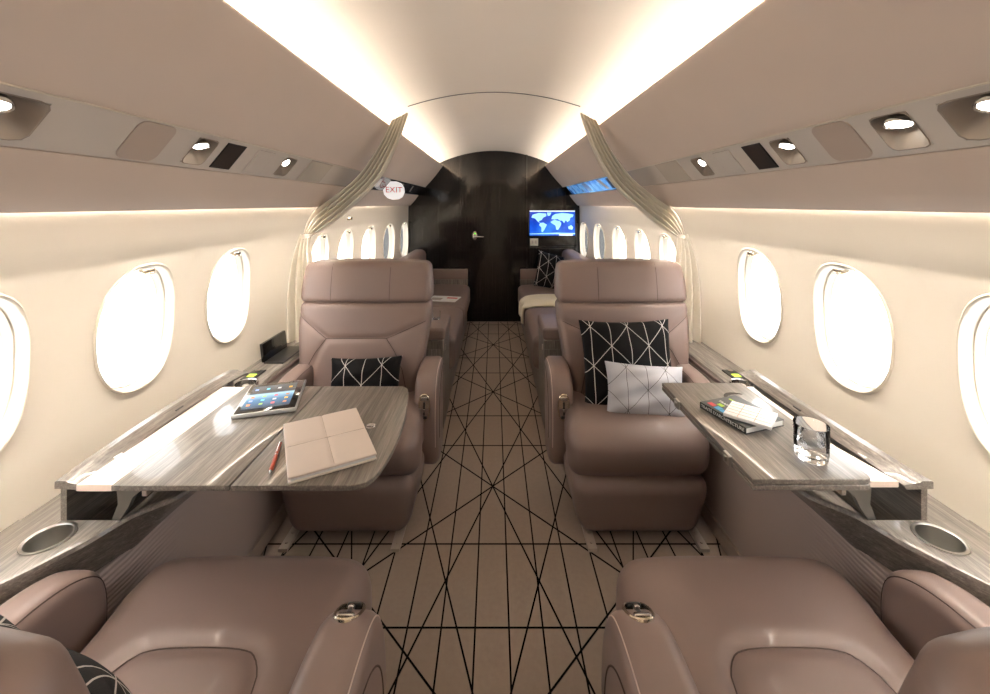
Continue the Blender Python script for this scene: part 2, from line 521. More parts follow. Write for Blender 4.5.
# floor: carpet with its black lattice inlaid
bm = bmesh.new()
bx(bm, (0, (Y0 + Y1) / 2, -.02), (2.3, Y1 - Y0, .04), 0)
X0c = -.006; LW = .0052; ZT = .0012
def clipline(p, q):
    (x0, y0), (x1, y1) = p, q; t0, t1 = 0.0, 1.0; dx, dy = x1 - x0, y1 - y0
    for pp, qq in ((-dx, x0 + .9), (dx, .9 - x0), (-dy, y0 - .55), (dy, Y1 - .02 - y0)):
        if abs(pp) < 1e-9:
            if qq < 0: return None
            continue
        r_ = qq / pp
        if pp < 0: t0 = max(t0, r_)
        else: t1 = min(t1, r_)
    if t0 >= t1: return None
    return (x0 + t0 * dx, y0 + t0 * dy), (x0 + t1 * dx, y0 + t1 * dy)
lvl = 0
def line(p, q, w=LW):
    global lvl
    c = clipline(p, q)
    if not c: return
    lvl += 1; z = ZT + lvl * .00001
    (x0, y0), (x1, y1) = c; L = math.hypot(x1 - x0, y1 - y0); nx, ny = -(y1 - y0) / L * w / 2, (x1 - x0) / L * w / 2
    a = [bm.verts.new(v) for v in ((x0 + nx, y0 + ny, z), (x1 + nx, y1 + ny, z), (x1 - nx, y1 - ny, z), (x0 - nx, y0 - ny, z), (x0 + nx, y0 + ny, -.001), (x1 + nx, y1 + ny, -.001), (x1 - nx, y1 - ny, -.001), (x0 - nx, y0 - ny, -.001))]
    for f in ((0, 1, 2, 3), (0, 1, 5, 4), (2, 3, 7, 6), (1, 2, 6, 5), (3, 0, 4, 7)): bm.faces.new([a[i] for i in f]).material_index = 1
for k in range(-9, 10): line((X0c + .0527 + .1055 * k, .4), (X0c + .0527 + .1055 * k, 5))
for k in range(-1, 5):
    line((-.95, 1.308 + .986 * k), (.95, 1.308 + .986 * k)); line((-.95, 1.63 + .986 * k), (.95, 1.63 + .986 * k))
for k in range(-12, 13):
    for s in (-1, 1):
        line((X0c + .3287 * k + s * (0 - 1.963) / 3, 0), (X0c + .3287 * k + s * (6 - 1.963) / 3, 6))
for k in range(-4, 7):
    for s in (-1, 1):
        c = 1.963 + .986 * k; line((X0c - s * 1.2, c - 1.2), (X0c + s * 1.2, c + 1.2))
obj('floor', bm, ['carpet', 'carpetline'], kind='structure', smooth=False)

# lower side panels
for side in (-1, 1):
    bm = bmesh.new()
    secs = []
    for j in range(25):
        y = Y0 + (Y1 - Y0) * j / 24; e = .0 if y > .95 else .04 * smooth01(.95, .7, y)
        secs.append([(side * (x + (e if z > .2 else 0)), y, z) for x, z in ((.888, 0), (.888, .09), (.892, .30), (.90, .47), (.92, .47), (.92, 0))])
    sweep(bm, secs); trim(bm, 'ribs')
    bm = bmesh.new(); bx(bm, (side * .884, 2.0, .03), (.012, 5, .06)); obj('baseboard_' + ('left' if side < 0 else 'right'), bm, 'panel2', kind='structure', smooth=False)

# bulkheads
bm = bmesh.new(); bx(bm, (0, Y1 + .03, 1.0), (2.5, .06, 2.1)); obj('wall_back', bm, 'black_lacquer', kind='structure', smooth=False)
bm = bmesh.new(); bx(bm, (0, Y0 - .03, 1.0), (2.5, .06, 2.1)); obj('wall_front', bm, 'wall', kind='structure', smooth=False)

# door in the bulkhead
door = bpy.data.objects.new('door_1', None); C.objects.link(door); door['kind'] = 'structure'; door.location = (0, Y1, 0)
bm = bmesh.new(); bx(bm, (-.01, -.004, .93), (.70, .008, 1.84)); obj('door_leaf', bm, 'black_lacquer', door, smooth=False)
hx = (475 - CX) * Y1 / F
bm = bmesh.new(); slab_b = slab([(-.022, -.05), (.022, -.05), (.022, .05), (-.022, .05)], .012, .004, 'z', it=2)
bmesh.ops.rotate(slab_b, verts=slab_b.verts, cent=(0, 0, 0), matrix=Matrix.Rotation(PI / 2, 3, 'X'))
bmesh.ops.translate(slab_b, verts=slab_b.verts, vec=(hx, -.014, .965)); obj('lock_plate', slab_b, 'gold', door); bm.free()
bm = bmesh.new(); tube(bm, [(hx, -.01, .955), (hx, -.05, .955), (hx + .02, -.055, .955), (hx + .10, -.055, .955)], .008, 10); obj('door_handle', bm, 'chrome', door)
bm = bmesh.new(); lathe(bm, [(0, .006), (.007, .004), (.008, 0)], (hx, -.022, .99), 12, Matrix.Rotation(PI / 2, 4, 'X')); obj('status_light', bm, 'green', door)
bm = bmesh.new(); bx(bm, (.365, Y1 - .012, .94), (.022, .024, 1.88)); trim(bm, 'gloss_black', False)
for sx in (-.365, -.62): 
    bm = bmesh.new(); bx(bm, (sx, Y1 - .002, .94), (.005, .006, 1.88)); trim(bm, 'gloss_black', False)

# ------------------------------------------------------------------ seats
def make_seat(side, D, loc, rz, label, ctl, near, name='cabin_seat'):
    pan = True; ext = .022 if near else 0; boff = .035 if near else .07; aarm = .318 if near else .270; warm = .312 if near else .335; dzw = -.025 if near else -.045; dza = 0 if near else -.03
    """side = which local x side the aisle arm is on; D = seat depth; local +y is the way the seat faces, y=0 the cushion's front"""
    t = thing(name, label, 'seat', loc, rz, 'leather cabin armchairs')
    # cushion
    Lc = D + .10; yc = -Lc / 2
    pw = .15; px0 = -side * .005
    panel = [(px0 - pw - .02, -Lc), (px0 - pw, -.29), (px0 - pw + .03, -.235), (px0 - pw + .07, -.222), (px0 + pw - .07, -.222), (px0 + pw - .03, -.235), (px0 + pw, -.29), (px0 + pw + .02, -Lc)]
    panel = [(p.x, p.y) for p in chaikin([(a, b, 0) for a, b in panel], 2, False)]
    def fn(p):
        x, y, z = p.x, p.y + yc + ext * smooth01(-.4, 0, p.y + yc), p.z + (.337 if near else .345)
        w = 1.0 + .055 * smooth01(-.2, -.06, y) - .0 * z
        x *= w
        if p.z > -.02:
            f = smooth01(-.02, .09, p.z)
            e = max(0, 1 - (abs(p.x) / .265) ** 4)
            z += f * (.012 * e - .035 * smooth01(-.10, -Lc, y) * .9 - (.004 if near else .03) * smooth01(-.16, 0, y) ** 2)
            if pan:
                dd = dist_poly(x, y, panel); z -= f * .007 * math.exp(-(dd / .014) ** 2)
                inside = abs(x - px0) < pw and y < -.24
                if not inside: z += f * .004 * (1 - math.exp(-(dd / .03) ** 2))
        if y > -.12: y -= .012 * (max(0, abs(p.x) / .265) ** 4)
        y += .012 * math.cos(max(-1, min(1, p.z / .09)) * PI / 2) * smooth01(-.1, 0, y) - .02 * smooth01(0, -.09, p.z) * smooth01(-.1, 0, y)
        return (x, y, z)
    b = rbox((.53, Lc, .21), .06 if near else .066, (54, 56, 4), fn)
    s = seam_on(b, [(x, y, 0) for x, y in panel], (0, 0, -1), .0013, 3) if pan else None
    b2 = bmesh.new(); 
    c = obj('seat_cushion', b, 'leather', t)
    if s: obj('seam', s, 'seam', c)
    b2.free()
    # leg rest under the cushion front
    def fs(p):
        k = smooth01(.11, -.12, p.z); return (p.x * (1 - .11 * k ** 1.5), p.y - .162 - .03 * k + ext, p.z + .145)
    b = rbox((.53, .33, .245), .06, (12, 6, 10), fs)
    obj('leg_rest', b, 'leather', t)
    b = bmesh.new(); bx(b, (0, -.30, .03), (.26, .16, .058)); bx(b, (0, -D * .5 - .12, .14), (.34, .26, .24)); obj('pedestal', b, 'black', t, smooth=False)
    # backrest
    off = -side * boff; hw = .325; sa, sb = .12 * side, -.17 * side
    yb = -D
    def lean(z): return -.115 * (z - .42) / .6
    lines = [[(sb - side * .15, .775), (sb, .67), (sa, .67), (hw * side, .755)], [(sb, .67), (sb - .045 * side, .61), (sb - .085 * side, .53), (sb - .10 * side, .43)], [(sa, .67), (sa + .045 * side, .61), (sa + .085 * side, .53), (sa + .11 * side, .43)]]
    def fb(p):
        z = p.z + .61; x = p.x
        w = 1 - (.16 * smooth01(.58, .46, z) if near else .10 * smooth01(.80, .50, z) + .08 * smooth01(.55, .46, z))
        y = p.y
        if p.y > 0:
            e = max(0, 1 - (abs(p.x) / hw) ** 3.0)
            dd = min(dist_poly(x, z, l) for l in lines)
            y += .022 * e * smooth01(.02, .06, p.y) - .007 * math.exp(-(dd / .013) ** 2)
            y += .03 * (abs(x) / hw) ** 2 * smooth01(.82, .6, z)
        return (x * w + off, y + yb - .065 + lean(z), z)
    b = rbox((2 * hw, .13, .45), .032, (56, 4, 44), fb)
    ss = [seam_on(b, [(x + off, 0, z) for x, z in l], (0, -1, 0), .0017) for l in lines]
    c = obj('backrest', b, 'leather', t)
    for q in ss: obj('seam', q, 'seam', c)
    def fh(p):
        z = p.z + .93; y = p.y
        x = p.x * (1 - .035 * smooth01(.88, 1.03, z))
        if p.y > 0: y += .018 * max(0, 1 - (abs(p.x) / hw) ** 3) + .006 * math.cos((z - .93) / .1 * PI / 2)
        z += -.012 * (abs(p.x) / hw) ** 3 * smooth01(.93, 1.02, z)
        return (x + off, y + yb - .065 + lean(z), z)
    b = rbox((2 * hw + .003, .13, .205), .032, (24, 4, 12), fh)
    ss = [seam_on(b, [(xx + off, 0, .83), (xx + off, 0, 1.02)], (0, -1, 0), .0013) for xx in (-.165 * side, .125 * side)]
    c = obj('headrest', b, 'leather', t)
    for q in ss: obj('seam', q, 'seam', c)
    # aisle arm with controls
    ax = side * aarm; bk = -D - .08
    prof = [(bk, .60), (-.45, .607), (-.36, .605), (-.30, .592), (-.262, .562), (-.238, .51), (-.226, .44), (-.226, .36), (-.236, .27), (-.262, .195), (-.32, .165), (bk, .165)]
    b = slab(prof, .105, .030, 'x', bulge=.004, it=2)
    bmesh.ops.translate(b, verts=b.verts, vec=(ax, 0, dza))
    inner = chaikin([(0, -.29, .30), (0, -.275, .42), (0, -.31, .52), (0, -.40, .57), (0, bk + .02, .575)], 3, False); inner = [p + Vector((0, 0, dza)) for p in inner]
    s = seam_on(b, [(ax + side * .2, p.y, p.z) for p in inner], (-side, 0, 0), .0016, 3)
    edge = chaikin([(0, bk + .02, .596), (0, -.44, .603), (0, -.36, .601), (0, -.302, .588), (0, -.266, .559), (0, -.243, .508), (0, -.231, .44), (0, -.231, .36), (0, -.24, .28)], 2, False); edge = [p + Vector((0, 0, dza)) for p in edge]
    s2 = bmesh.new(); tree = BVHTree.FromBMesh(b); pts = []
    for p in edge:
        h = tree.find_nearest(Vector((ax + side * .046, p.y, p.z)))
        if h[0]: pts.append(h[0])
    tube(s2, pts, .0013, 6)
    arm = obj('armrest', b, 'leather', t)
    obj('seam', s, 'seam', arm); obj('piping', s2, 'lightseam', arm)
    # control plate on the arm: ctl = (y, z, pitch) of its centre
    cy_, cz_, ca = ctl; R = Matrix.Rotation(ca, 4, 'X'); T = Matrix.Translation((ax - side * .004, cy_, cz_)) @ R @ Matrix.Diagonal((1, .66 if near else 1, 1, 1))
    def put(bm_, nm, m): 
        bmesh.ops.transform(bm_, matrix=T, verts=bm_.verts); return obj(nm, bm_, m, arm)
    b = bmesh.new(); loopo = chaikin([(-.026, -.058, 0), (.026, -.058, 0), (.026, .058, 0), (-.026, .058, 0)], 3)
    sweep(b, [[p * 1.0 + Vector((0, 0, -.006)) for p in loopo], [p + Vector((0, 0, .0005)) for p in loopo], [Vector((p.x * .93, p.y * .96, .0025)) for p in loopo], [Vector((p.x * .8, p.y * .9, .002)) for p in loopo], [Vector((p.x * .76, p.y * .88, -.004)) for p in loopo], [Vector((p.x * .01, p.y * .01, -.004)) for p in loopo]], caps=False)
    put(b, 'control_frame', 'gold')
    b = bmesh.new(); bx(b, (0, .006, -.002), (.007, .055, .006)); put(b, 'slot', 'black')
    b = rbox((.030, .016, .010), .003, (2, 2, 2), None, (0, -.036, .0)); put(b, 'button', 'chrome')
    b = rbox((.026, .012, .008), .003, (2, 2, 2), None, (0, .042, .0)); put(b, 'button', 'black')
    b = rbox((.010, .014, .010), .003, (2, 2, 2), None, (.0, .012, .002)); put(b, 'lever', 'chrome')
    # wall arm
    wx = -side * warm
    prof = [(bk, .60), (-.34, .607), (-.25, .603), (-.18, .585), (-.135, .55), (-.118, .50), (-.118, .43), (-.13, .34), (-.2, .28), (bk, .28)]
    b = slab(prof, .094, .034, 'x', bulge=.003, it=2); bmesh.ops.translate(b, verts=b.verts, vec=(wx, 0, dzw))
    tree = BVHTree.FromBMesh(b); pts = []
    edge = chaikin([(0, bk + .02, .596), (0, -.32, .6), (0, -.25, .597), (0, -.185, .578), (0, -.142, .545), (0, -.126, .50), (0, -.126, .42)], 2, False); edge = [p + Vector((0, 0, dzw)) for p in edge]
    for p in edge:
        h = tree.find_nearest(Vector((wx + side * .040, p.y, p.z)))
        if h[0]: pts.append(h[0])
    s2 = bmesh.new(); tube(s2, pts, .0014, 6)
    arm = obj('armrest', b, 'leather', t); obj('seam', s2, 'seam', arm)
    # seat belt buckle
    b = rbox((.03, .045, .012), .004, (2, 2, 2), None, (side * .225, -D + .06, .425)); obj('belt_buckle', b, 'chrome', t)
    return t

near_ctl = (-.290, .5835, math.radians(-27))
far_ctl = (-.226, .435, math.radians(-86))
make_seat(1, .635, (-.575, 1.05, 0), 0, 'near left taupe leather armchair facing the black bulkhead, cut by the bottom edge', near_ctl, True)
make_seat(-1, .635, (.575, 1.05, 0), 0, 'near right taupe leather armchair facing the black bulkhead, bare cushion in front', near_ctl, True)
make_seat(1, .40, (.57, 1.60, 0), PI, 'far right taupe leather armchair facing the camera, holding two patterned pillows', far_ctl, False)
make_seat(-1, .40, (-.57, 1.60, 0), PI, 'far left taupe leather armchair facing the camera behind the unfolded table', far_ctl, False)

# floor tracks
for (x, lab) in ((-.80, 'metal floor track under the far left seat, beside the side panel'), (-.375, 'metal floor track under the far left seat, aisle side'), (.375, 'metal floor track under the far right seat, aisle side'), (.80, 'metal floor track under the far right seat, beside the side panel')):
    bm = bmesh.new(); bx(bm, (x, 1.95, .0075), (.034, .72, .013))
    for k in range(14): lathe(bm, [(.006, .0), (.006, .004), (0, .004)], (x, 1.62 + k * .05, .014), 10)
    obj('floor_track', bm, 'panel2', label=lab, cat='floor track', group='seat tracks on the carpet')

# ------------------------------------------------------------------ pillows
def pillow(name, w, h, th, m, loc, rot, label, group, name_seed=0, pipe=None):
    bm = bmesh.new(); n = 44; g = {}
    rnd = random.Random(name_seed)
    ph = [rnd.uniform(0, 6) for _ in range(4)]
    for s in (-1, 1):
        for i in range(n + 1):
            for j in range(n + 1):
                u = -1 + 2 * i / n; v = -1 + 2 * j / n; u = math.sin(u * PI / 2) * .55 + u * .45; v = math.sin(v * PI / 2) * .55 + v * .45
                edge = (i in (0, n) or j in (0, n))
                if edge and s == 1 and (i, j, -1) in g: g[(i, j, 1)] = g[(i, j, -1)]; continue
                f = (max(0, 1 - abs(u) ** 3.2) * max(0, 1 - abs(v) ** 3.2)) ** .55
                px = u * w / 2 * (1 - .07 * (1 - v * v) * abs(u)); pz = v * h / 2 * (1 - .07 * (1 - u * u) * abs(v))
                wr = .006 * math.sin(5 * u + 3 * v + ph[0]) * f + .004 * math.sin(9 * v - 4 * u + ph[1]) * f
                g[(i, j, s)] = bm.verts.new((px, s * (th / 2 * f + wr), pz))
        for i in range(n):
            for j in range(n): bm.faces.new((g[(i, j, s)], g[(i + 1, j, s)], g[(i + 1, j + 1, s)], g[(i, j + 1, s)]))
    o = obj(name, bm, m, label=label, cat='pillow', group=group)
    o.location = loc; o.rotation_euler = rot
    return o
R_ = math.radians
pillow('throw_pillow', .42, .39, .13, 'pillow_black', (.60, 1.885, .60), (R_(-16), 0, R_(2)), 'large black pillow with white line lattice on the far right seat', 'black patterned pillows', 1)
pillow('throw_pillow', .33, .21, .10, 'pillow_white', (.635, 1.765, .537), (R_(-24), R_(3), R_(-4)), 'small silver white pillow with dark line lattice leaning on the black pillow', 'patterned pillows', 2)
pillow('throw_pillow', .33, .24, .11, 'pillow_black', (-.585, 1.905, .50), (R_(-20), R_(-2), 0), 'black pillow with white lines on the far left seat behind the table', 'black patterned pillows', 3)
pillow('throw_pillow', .41, .41, .12, 'pillow_black', (-.554, .458, .697), (R_(12), R_(6), R_(-10)), 'black patterned pillow cut by the lower left corner on the near left seat', 'black patterned pillows', 4)
pillow('throw_pillow', .38, .38, .12, 'pillow_black', (.62, 4.38, .615), (R_(-20), R_(14), R_(6)), 'black patterned pillow at the far end of the right divan below the screen', 'black patterned pillows', 5)
pillow('throw_pillow', .36, .36, .11, 'pillow_black', (.615, .465, .635), (R_(14), R_(-8), R_(6)), 'black patterned pillow low against the back of the near right seat', 'black patterned pillows', 6)

# ------------------------------------------------------------------ consoles (side ledges)
XF = [(-1.6, .99), (.70, .99), (.79, .975), (.83, .948), (.86, .922), (.905, .893), (.972, .868), (1.08, .79), (1.27, .745), (1.46, .79), (1.56, .87), (1.68, .945), (1.8, .96), (3.0, .96), (4.72, .94)]
XB = [(-1.6, 1.02), (.8, 1.01), (.95, .935), (1.05, .905), (4.72, .905)]
def xf(y): return interl(XF, y) if not (.83 < y < 1.68) else interp(XF, y)
ZL = .586; P0, P1 = .975, 1.60
def make_console(side):
    wd = 'left' if side < 0 else 'right'
    t = thing('side_ledge', 'grey wood side ledge with cup holder running along the %s wall' % wd, 'ledge', (side * 1.0, 1.3, 0))
    O = Vector(t.location)
    def fin(nm, bm, m, smooth=True, parent=None, label=None):
        bmesh.ops.translate(bm, verts=bm.verts, vec=-O); return obj(nm, bm, m, parent or t, smooth, label=label)
    def body(ya, yb, n):
        bm = bmesh.new(); secs = []
        for j in range(n + 1):
            y = ya + (yb - ya) * j / n; a = xf(y); b_ = max(interl(XB, y), 0)
            wx = min(1.105, wallx(y, ZL) + .01)
            secs.append([(side * x, y, z) for x, z in ((a, ZL - .012), (a + .003, ZL - .004), (a + .011, ZL), (wx, ZL), (wx, .455), (b_, .455))])
        return sweep(bm, secs)
    fin('ledge_top', body(Y0, P0, 40), 'wood'); fin('ledge_top', body(P1 + .01, Y1, 60), 'wood')
    # pocket between: rail, floor, back strip
    bm = bmesh.new(); secs = []
    for j in range(31):
        y = P0 + (P1 + .01 - P0) * j / 30; a = xf(y); b_ = interl(XB, y)
        secs.append([(side * x, y, z) for x, z in ((a, ZL - .012), (a + .003, ZL - .004), (a + .009, ZL - .001), (a + .016, ZL - .006), (max(a + .03, b_), .475), (1.0, .475), (1.0, ZL), (1.10, ZL), (1.10, .455), (b_, .455))])
    sweep(bm, secs); fin('fascia', bm, 'wood')
    # upright housing that carries the lid
    bm = bmesh.new(); secs = []
    for j in range(21):
        y = P0 + (P1 - P0) * j / 20
        secs.append([(side * x, y, z) for x, z in ((.992, ZL - .001), (.992, .668), (1.006, .668), (1.006, ZL - .001))])
    sweep(bm, secs); fin('housing', bm, 'wood')
    bm = bmesh.new(); secs = []
    for j in range(31):
        u = j / 30; y = P0 - .008 + (1.625 - P0) * u; s = math.sin(PI * min(1, max(0, u))) ** .6
        ri = .035 * s if side > 0 else 0; xo = 1.012 - .03 * s - ri; zt = .682 + .034 * s; zi = .672 + .018 * s
        secs.append([(side * x, y, z) for x, z in ((xo, zt - .003), (xo - .003, zt), (xo - .026 + .006 * s, zt), (xo - .031 + .006 * s, zt - .004), (.944 - ri, zi), (.95 - ri, zi - .01), (xo, zt - .018))])
    sweep(bm, secs); lid = fin('lid', bm, 'wood')
    bm = bmesh.new(); bx(bm, (side * (.953 if side < 0 else .918), 1.27, .7), (.006, .03, .008), rot=None)
    fin('lid_latch', bm, 'black', parent=lid)
    for yy in (1.06, 1.48):
        bm = rbox((.02, .022, .008), .002, (1, 1, 1), None, (side * (.955 if side < 0 else .935), yy, .683)); fin('lid_hinge', bm, 'steel', parent=lid)
    # cup holder near
    x, y = side * .977, .921
    bm = bmesh.new()
    lathe(bm, [(.046, -.0005), (.0455, .0022), (.042, .0026), (.039, .001), (.038, -.004), (.037, -.06), (.0, -.062)], (x, y, ZL + .001), 48)
    # the ring sits on the ledge; its bowl is seen as a brushed cup
    fin('cup_holder', bm, 'steel')
    x2, y2 = side * 1.022, .83
    bm = bmesh.new(); lathe(bm, [(.028, 0), (.0275, .003), (.024, .004), (.021, .002), (0, .002)], (x2, y2, ZL + .0005), 32); fin('socket_cover', bm, 'gold')
    # far cup holder: raised polished ring by the table's far end
    x3, y3 = (side * .985, 1.665) 
    bm = bmesh.new(); lathe(bm, [(.046, 0), (.046, .022), (.043, .026), (.038, .024), (.037, .004), (0, .003)], (x3, y3, ZL), 40); fin('cup_ring', bm, 'chrome')
    bm = bmesh.new(); lathe(bm, [(.012, 0), (.013, .012), (.009, .016), (0, .017)], (x3 + side * .0, y3, ZL + .003), 20); fin('latch_knob', bm, 'steel')
    # control panel with display
    bm = rbox((.055, .10, .006), .002, (2, 2, 1), None, (side * 1.03, 1.80, ZL + .002)); cp = fin('switch_panel', bm, 'black')
    bm = bmesh.new(); bx(bm, (side * 1.03, 1.785, ZL + .0055), (.03, .03, .0015)); fin('display', bm, 'limeled', parent=cp)
    bm = bmesh.new(); lathe(bm, [(.01, 0), (.01, .004), (0, .004)], (side * 1.03, 1.83, ZL + .005), 16); fin('switch_knob', bm, 'chrome', parent=cp)
    # padded inlay under the ledge beside the far seat
    bm = rbox((.012, .52, .105), .005, (1, 8, 3), None, (side * .957, 2.02, .518)); fin('padded_inlay', bm, 'dark_leather')
    return t
# cup bowls need real openings: cut them from the ledge mesh
def cut_cup(t, side):
    for o in list(t.children):
        if o.name.startswith('ledge_top'):
            co = [v.co.y for v in o.data.vertices]
            if min(co) < -1.5:
                cb = bmesh.new(); lathe(cb, [(0, -.075), (.040, -.075), (.040, .03), (0, .03)], (side * .977 - t.location.x, .921 - 1.3, ZL), 48)
                bmesh.ops.recalc_face_normals(cb, faces=cb.faces)
                me = bpy.data.meshes.new('cutter'); cb.to_mesh(me); cb.free()
                k = bpy.data.objects.new('cutter', me); C.objects.link(k); k.parent = t
                md = o.modifiers.new('cut', 'BOOLEAN'); md.operation = 'DIFFERENCE'; md.object = k; md.solver = 'EXACT'
                bpy.context.view_layer.update()
                ev = o.evaluated_get(bpy.context.evaluated_depsgraph_get()); nm = bpy.data.meshes.new_from_object(ev)
                o.modifiers.clear(); o.data = nm
                bpy.data.objects.remove(k)
for side in (-1, 1):
    t = make_console(side); cut_cup(t, side)

# stowed monitor on the left ledge
t = thing('flip_up_monitor', 'small black flip-up screen standing on the left ledge beside the far seat', 'monitor', (-1.04, 2.04, ZL))
b = rbox((.014, .215, .085), .003, (2, 4, 3), lambda p: (p.x - .12 * p.z, p.y, p.z), (-.028, 0, .046)); obj('screen', b, 'gloss_black', t)
b = rbox((.09, .225, .006), .002, (2, 3, 1), None, (.028, 0, .0035)); obj('tray', b, 'black', t)
t['label'] = t['label']

# ------------------------------------------------------------------ tables
def bracket(t, side, y=.985):
    b = bmesh.new()
    prof = [(-.030, .0), (.030, .0), (.027, -.018), (.008, -.034), (-.004, -.060), (-.030, -.098), (-.044, -.094), (-.026, -.05)]
    prof = [(-a * side, z) for a, z in prof]
    P = [Vector((a, z, 0)) for a, z in prof]
    sweep(b, [[(p.x, yy, p.y) for p in P] for yy in (-.007, .007)])
    return b
def table_left():
    t = thing('folding_table', 'unfolded grey wood table holding tablet, pen and cream folder', 'table', (-.6, 1.2, .586))
    O = Vector(t.location)
    def fin(nm, bm, m, smooth=True, par=None):
        bmesh.ops.translate(bm, verts=bm.verts, vec=-O); return obj(nm, bm, m, par or t, smooth)
    zt = .686
    def leaf(pts, it, z0, z1, m, nm):
        b = slab(pts, z1 - z0, .0022, 'z', it=it, steps=3); bmesh.ops.translate(b, verts=b.verts, vec=(0, 0, (z0 + z1) / 2)); return fin(nm, b, m)
    fx = -.595
    # outer leaf: bowed aisle edge
    edge = [(fx + .0015, .946)]
    curve = [(-.325, .946), (-.292, .953), (-.272, .99), (-.258, 1.10), (-.262, 1.25), (-.285, 1.40), (-.295, 1.445), (-.318, 1.462)]
    cur = chaikin([(a, b, 0) for a, b in curve], 2, False)
    pts = [(fx + .0015, .946)] + [(p.x, p.y) for p in cur] + [(fx + .0015, 1.462)]
    leaf(pts, 0, zt - .013, zt, 'wood', 'table_leaf')
    leaf([(-.862, .946), (fx - .0015, .946), (fx - .0015, 1.462), (-.862, 1.462)], 0, zt - .013, zt, 'wood', 'table_leaf')
    leaf([(-.945, .95), (-.863, .95), (-.863, 1.458), (-.945, 1.458)], 0, zt - .016, zt - .001, 'cream', 'slider')
    b = rbox((.012, .48, .02), .002, (1, 1, 1), None, (-.80, 1.2, zt - .025)); fin('rail', b, 'steel')
    for yy in (.985, 1.42):
        b = bracket(t, -1); bmesh.ops.translate(b, verts=b.verts, vec=(-.85, yy, zt - .016)); fin('bracket', b, 'grey_metal')
    b = bmesh.new(); lathe(b, [(.014, 0), (.013, .002), (.010, .0022), (.008, .001), (0, .001)], (-.352, 1.20, zt), 24); fin('latch', b, 'chrome')
    return t
def table_right():
    t = thing('folding_table', 'grey wood table folded to half width holding book and water glass', 'table', (.75, 1.2, .586))
    O = Vector(t.location)
    def fin(nm, bm, m, smooth=True, par=None):
        bmesh.ops.translate(bm, verts=bm.verts, vec=-O); return obj(nm, bm, m, par or t, smooth)
    for z0, z1 in ((.674, .6865), (.6875, .700)):
        pts = [(.583, .946), (.842, .946), (.853, .952), (.858, .964), (.858, 1.445), (.85, 1.457), (.583, 1.457)]
        b = slab(pts, z1 - z0, .0022, 'z', it=0, steps=3); bmesh.ops.translate(b, verts=b.verts, vec=(0, 0, (z0 + z1) / 2)); fin('table_leaf', b, 'wood')
    b = slab([(.86, .96), (.925, .96), (.895, 1.1), (.895, 1.40), (.90, 1.458), (.86, 1.458)], .014, .002, 'z', it=0, steps=2); bmesh.ops.translate(b, verts=b.verts, vec=(0, 0, .679)); fin('slider', b, 'cream')
    b = rbox((.012, .48, .02), .002, (1, 1, 1), None, (.80, 1.2, .663)); fin('rail', b, 'steel')
    for yy in (.985, 1.42):
        b = bracket(t, 1); bmesh.ops.translate(b, verts=b.verts, vec=(.85, yy, .671)); fin('bracket', b, 'grey_metal')
    for yy in (1.045, 1.33):
        b = rbox((.009, .030, .026), .002, (1, 2, 2), None, (.581, yy, .687)); rbox((.008, .012, .012), .003, (1, 1, 1), None, (.576, yy, .689), b); fin('hinge', b, 'steel')
    # crescent finger recess
    b = bmesh.new(); secs = []
    for k in range(17):
        a = R_(200 - 150 * k / 16); r0 = .040; w = .0055 * math.sin(PI * (k + .6) / 17.2) + .001
        c = Vector((.782, 1.335, .7002)); d = Vector((math.cos(a), math.sin(a), 0))
        secs.append([c + d * (r0 - w), c + d * (r0 + w), c + d * (r0 + w) + Vector((0, 0, .0008)), c + d * (r0 - w) + Vector((0, 0, .0008))])
    sweep(b, secs); fin('finger_recess', b, 'gloss_black')
    b = bmesh.new(); lathe(b, [(.007, 0), (.006, .003), (0, .004)], (.745, 1.325, .7), 16); fin('latch', b, 'chrome')
    return t
table_left(); table_right()

# ------------------------------------------------------------------ things on the tables
def frame_at(pts_world, z):                                # centre, size and angle from two neighbouring edges
    a, b, c, d = [Vector((p[0], p[1], 0)) for p in pts_world]
    cen = (a + b + c + d) / 4; u = ((b - a) + (c - d)) / 2; v = ((d - a) + (c - b)) / 2
    return cen, u.length, v.length, math.atan2(u.y, u.x)
# tablet
zt = .6865
cen = (-.718, 1.36); ang = math.atan2(.050, .170)
t = thing('tablet', 'silver tablet computer with lit home screen on the left table', 'tablet', (cen[0], cen[1], zt), ang)
b = slab([(-.0875, -.108), (.0875, -.108), (.0875, .108), (-.0875, .108)], .012, .004, 'z', it=0, steps=4); 
bmesh.ops.translate(b, verts=b.verts, vec=(0, 0, .0065)); obj('case', b, 'silver', t)
b = slab([(-.083, -.103), (.083, -.103), (.083, .103), (-.083, .103)], .0012, .0005, 'z', it=0, steps=2); bmesh.ops.translate(b, verts=b.verts, vec=(0, 0, .0128)); obj('glass_front', b, 'gloss_black', t)
k = NB('tablet_display'); v = k.coords(); sp = k.new('ShaderNodeSeparateXYZ'); k.link(v, sp.inputs[0])
mr = k.new('ShaderNodeMapRange'); k.link(sp.outputs[1], mr.inputs['Value']); mr.inputs['From Min'].default_value = -.08; mr.inputs['From Max'].default_value = .08
col = k.ramp(mr.outputs[0], [(0, rgb(40, 58, 78)), (.35, rgb(70, 110, 150)), (.6, rgb(150, 190, 215)), (.66, rgb(60, 60, 66)), (1, rgb(80, 84, 88))])
k.link(col, k.b.inputs['Base Color']); k.link(col, k.b.inputs['Emission Color']); k.b.inputs['Emission Strength'].default_value = .55; k.b.inputs['Roughness'].default_value = .08
M['tabdisp'] = k.m
b = bmesh.new(); bx(b, (-.004, 0, .0138), (.135, .168, .0006)); disp = obj('display', b, 'tabdisp', t, smooth=False)
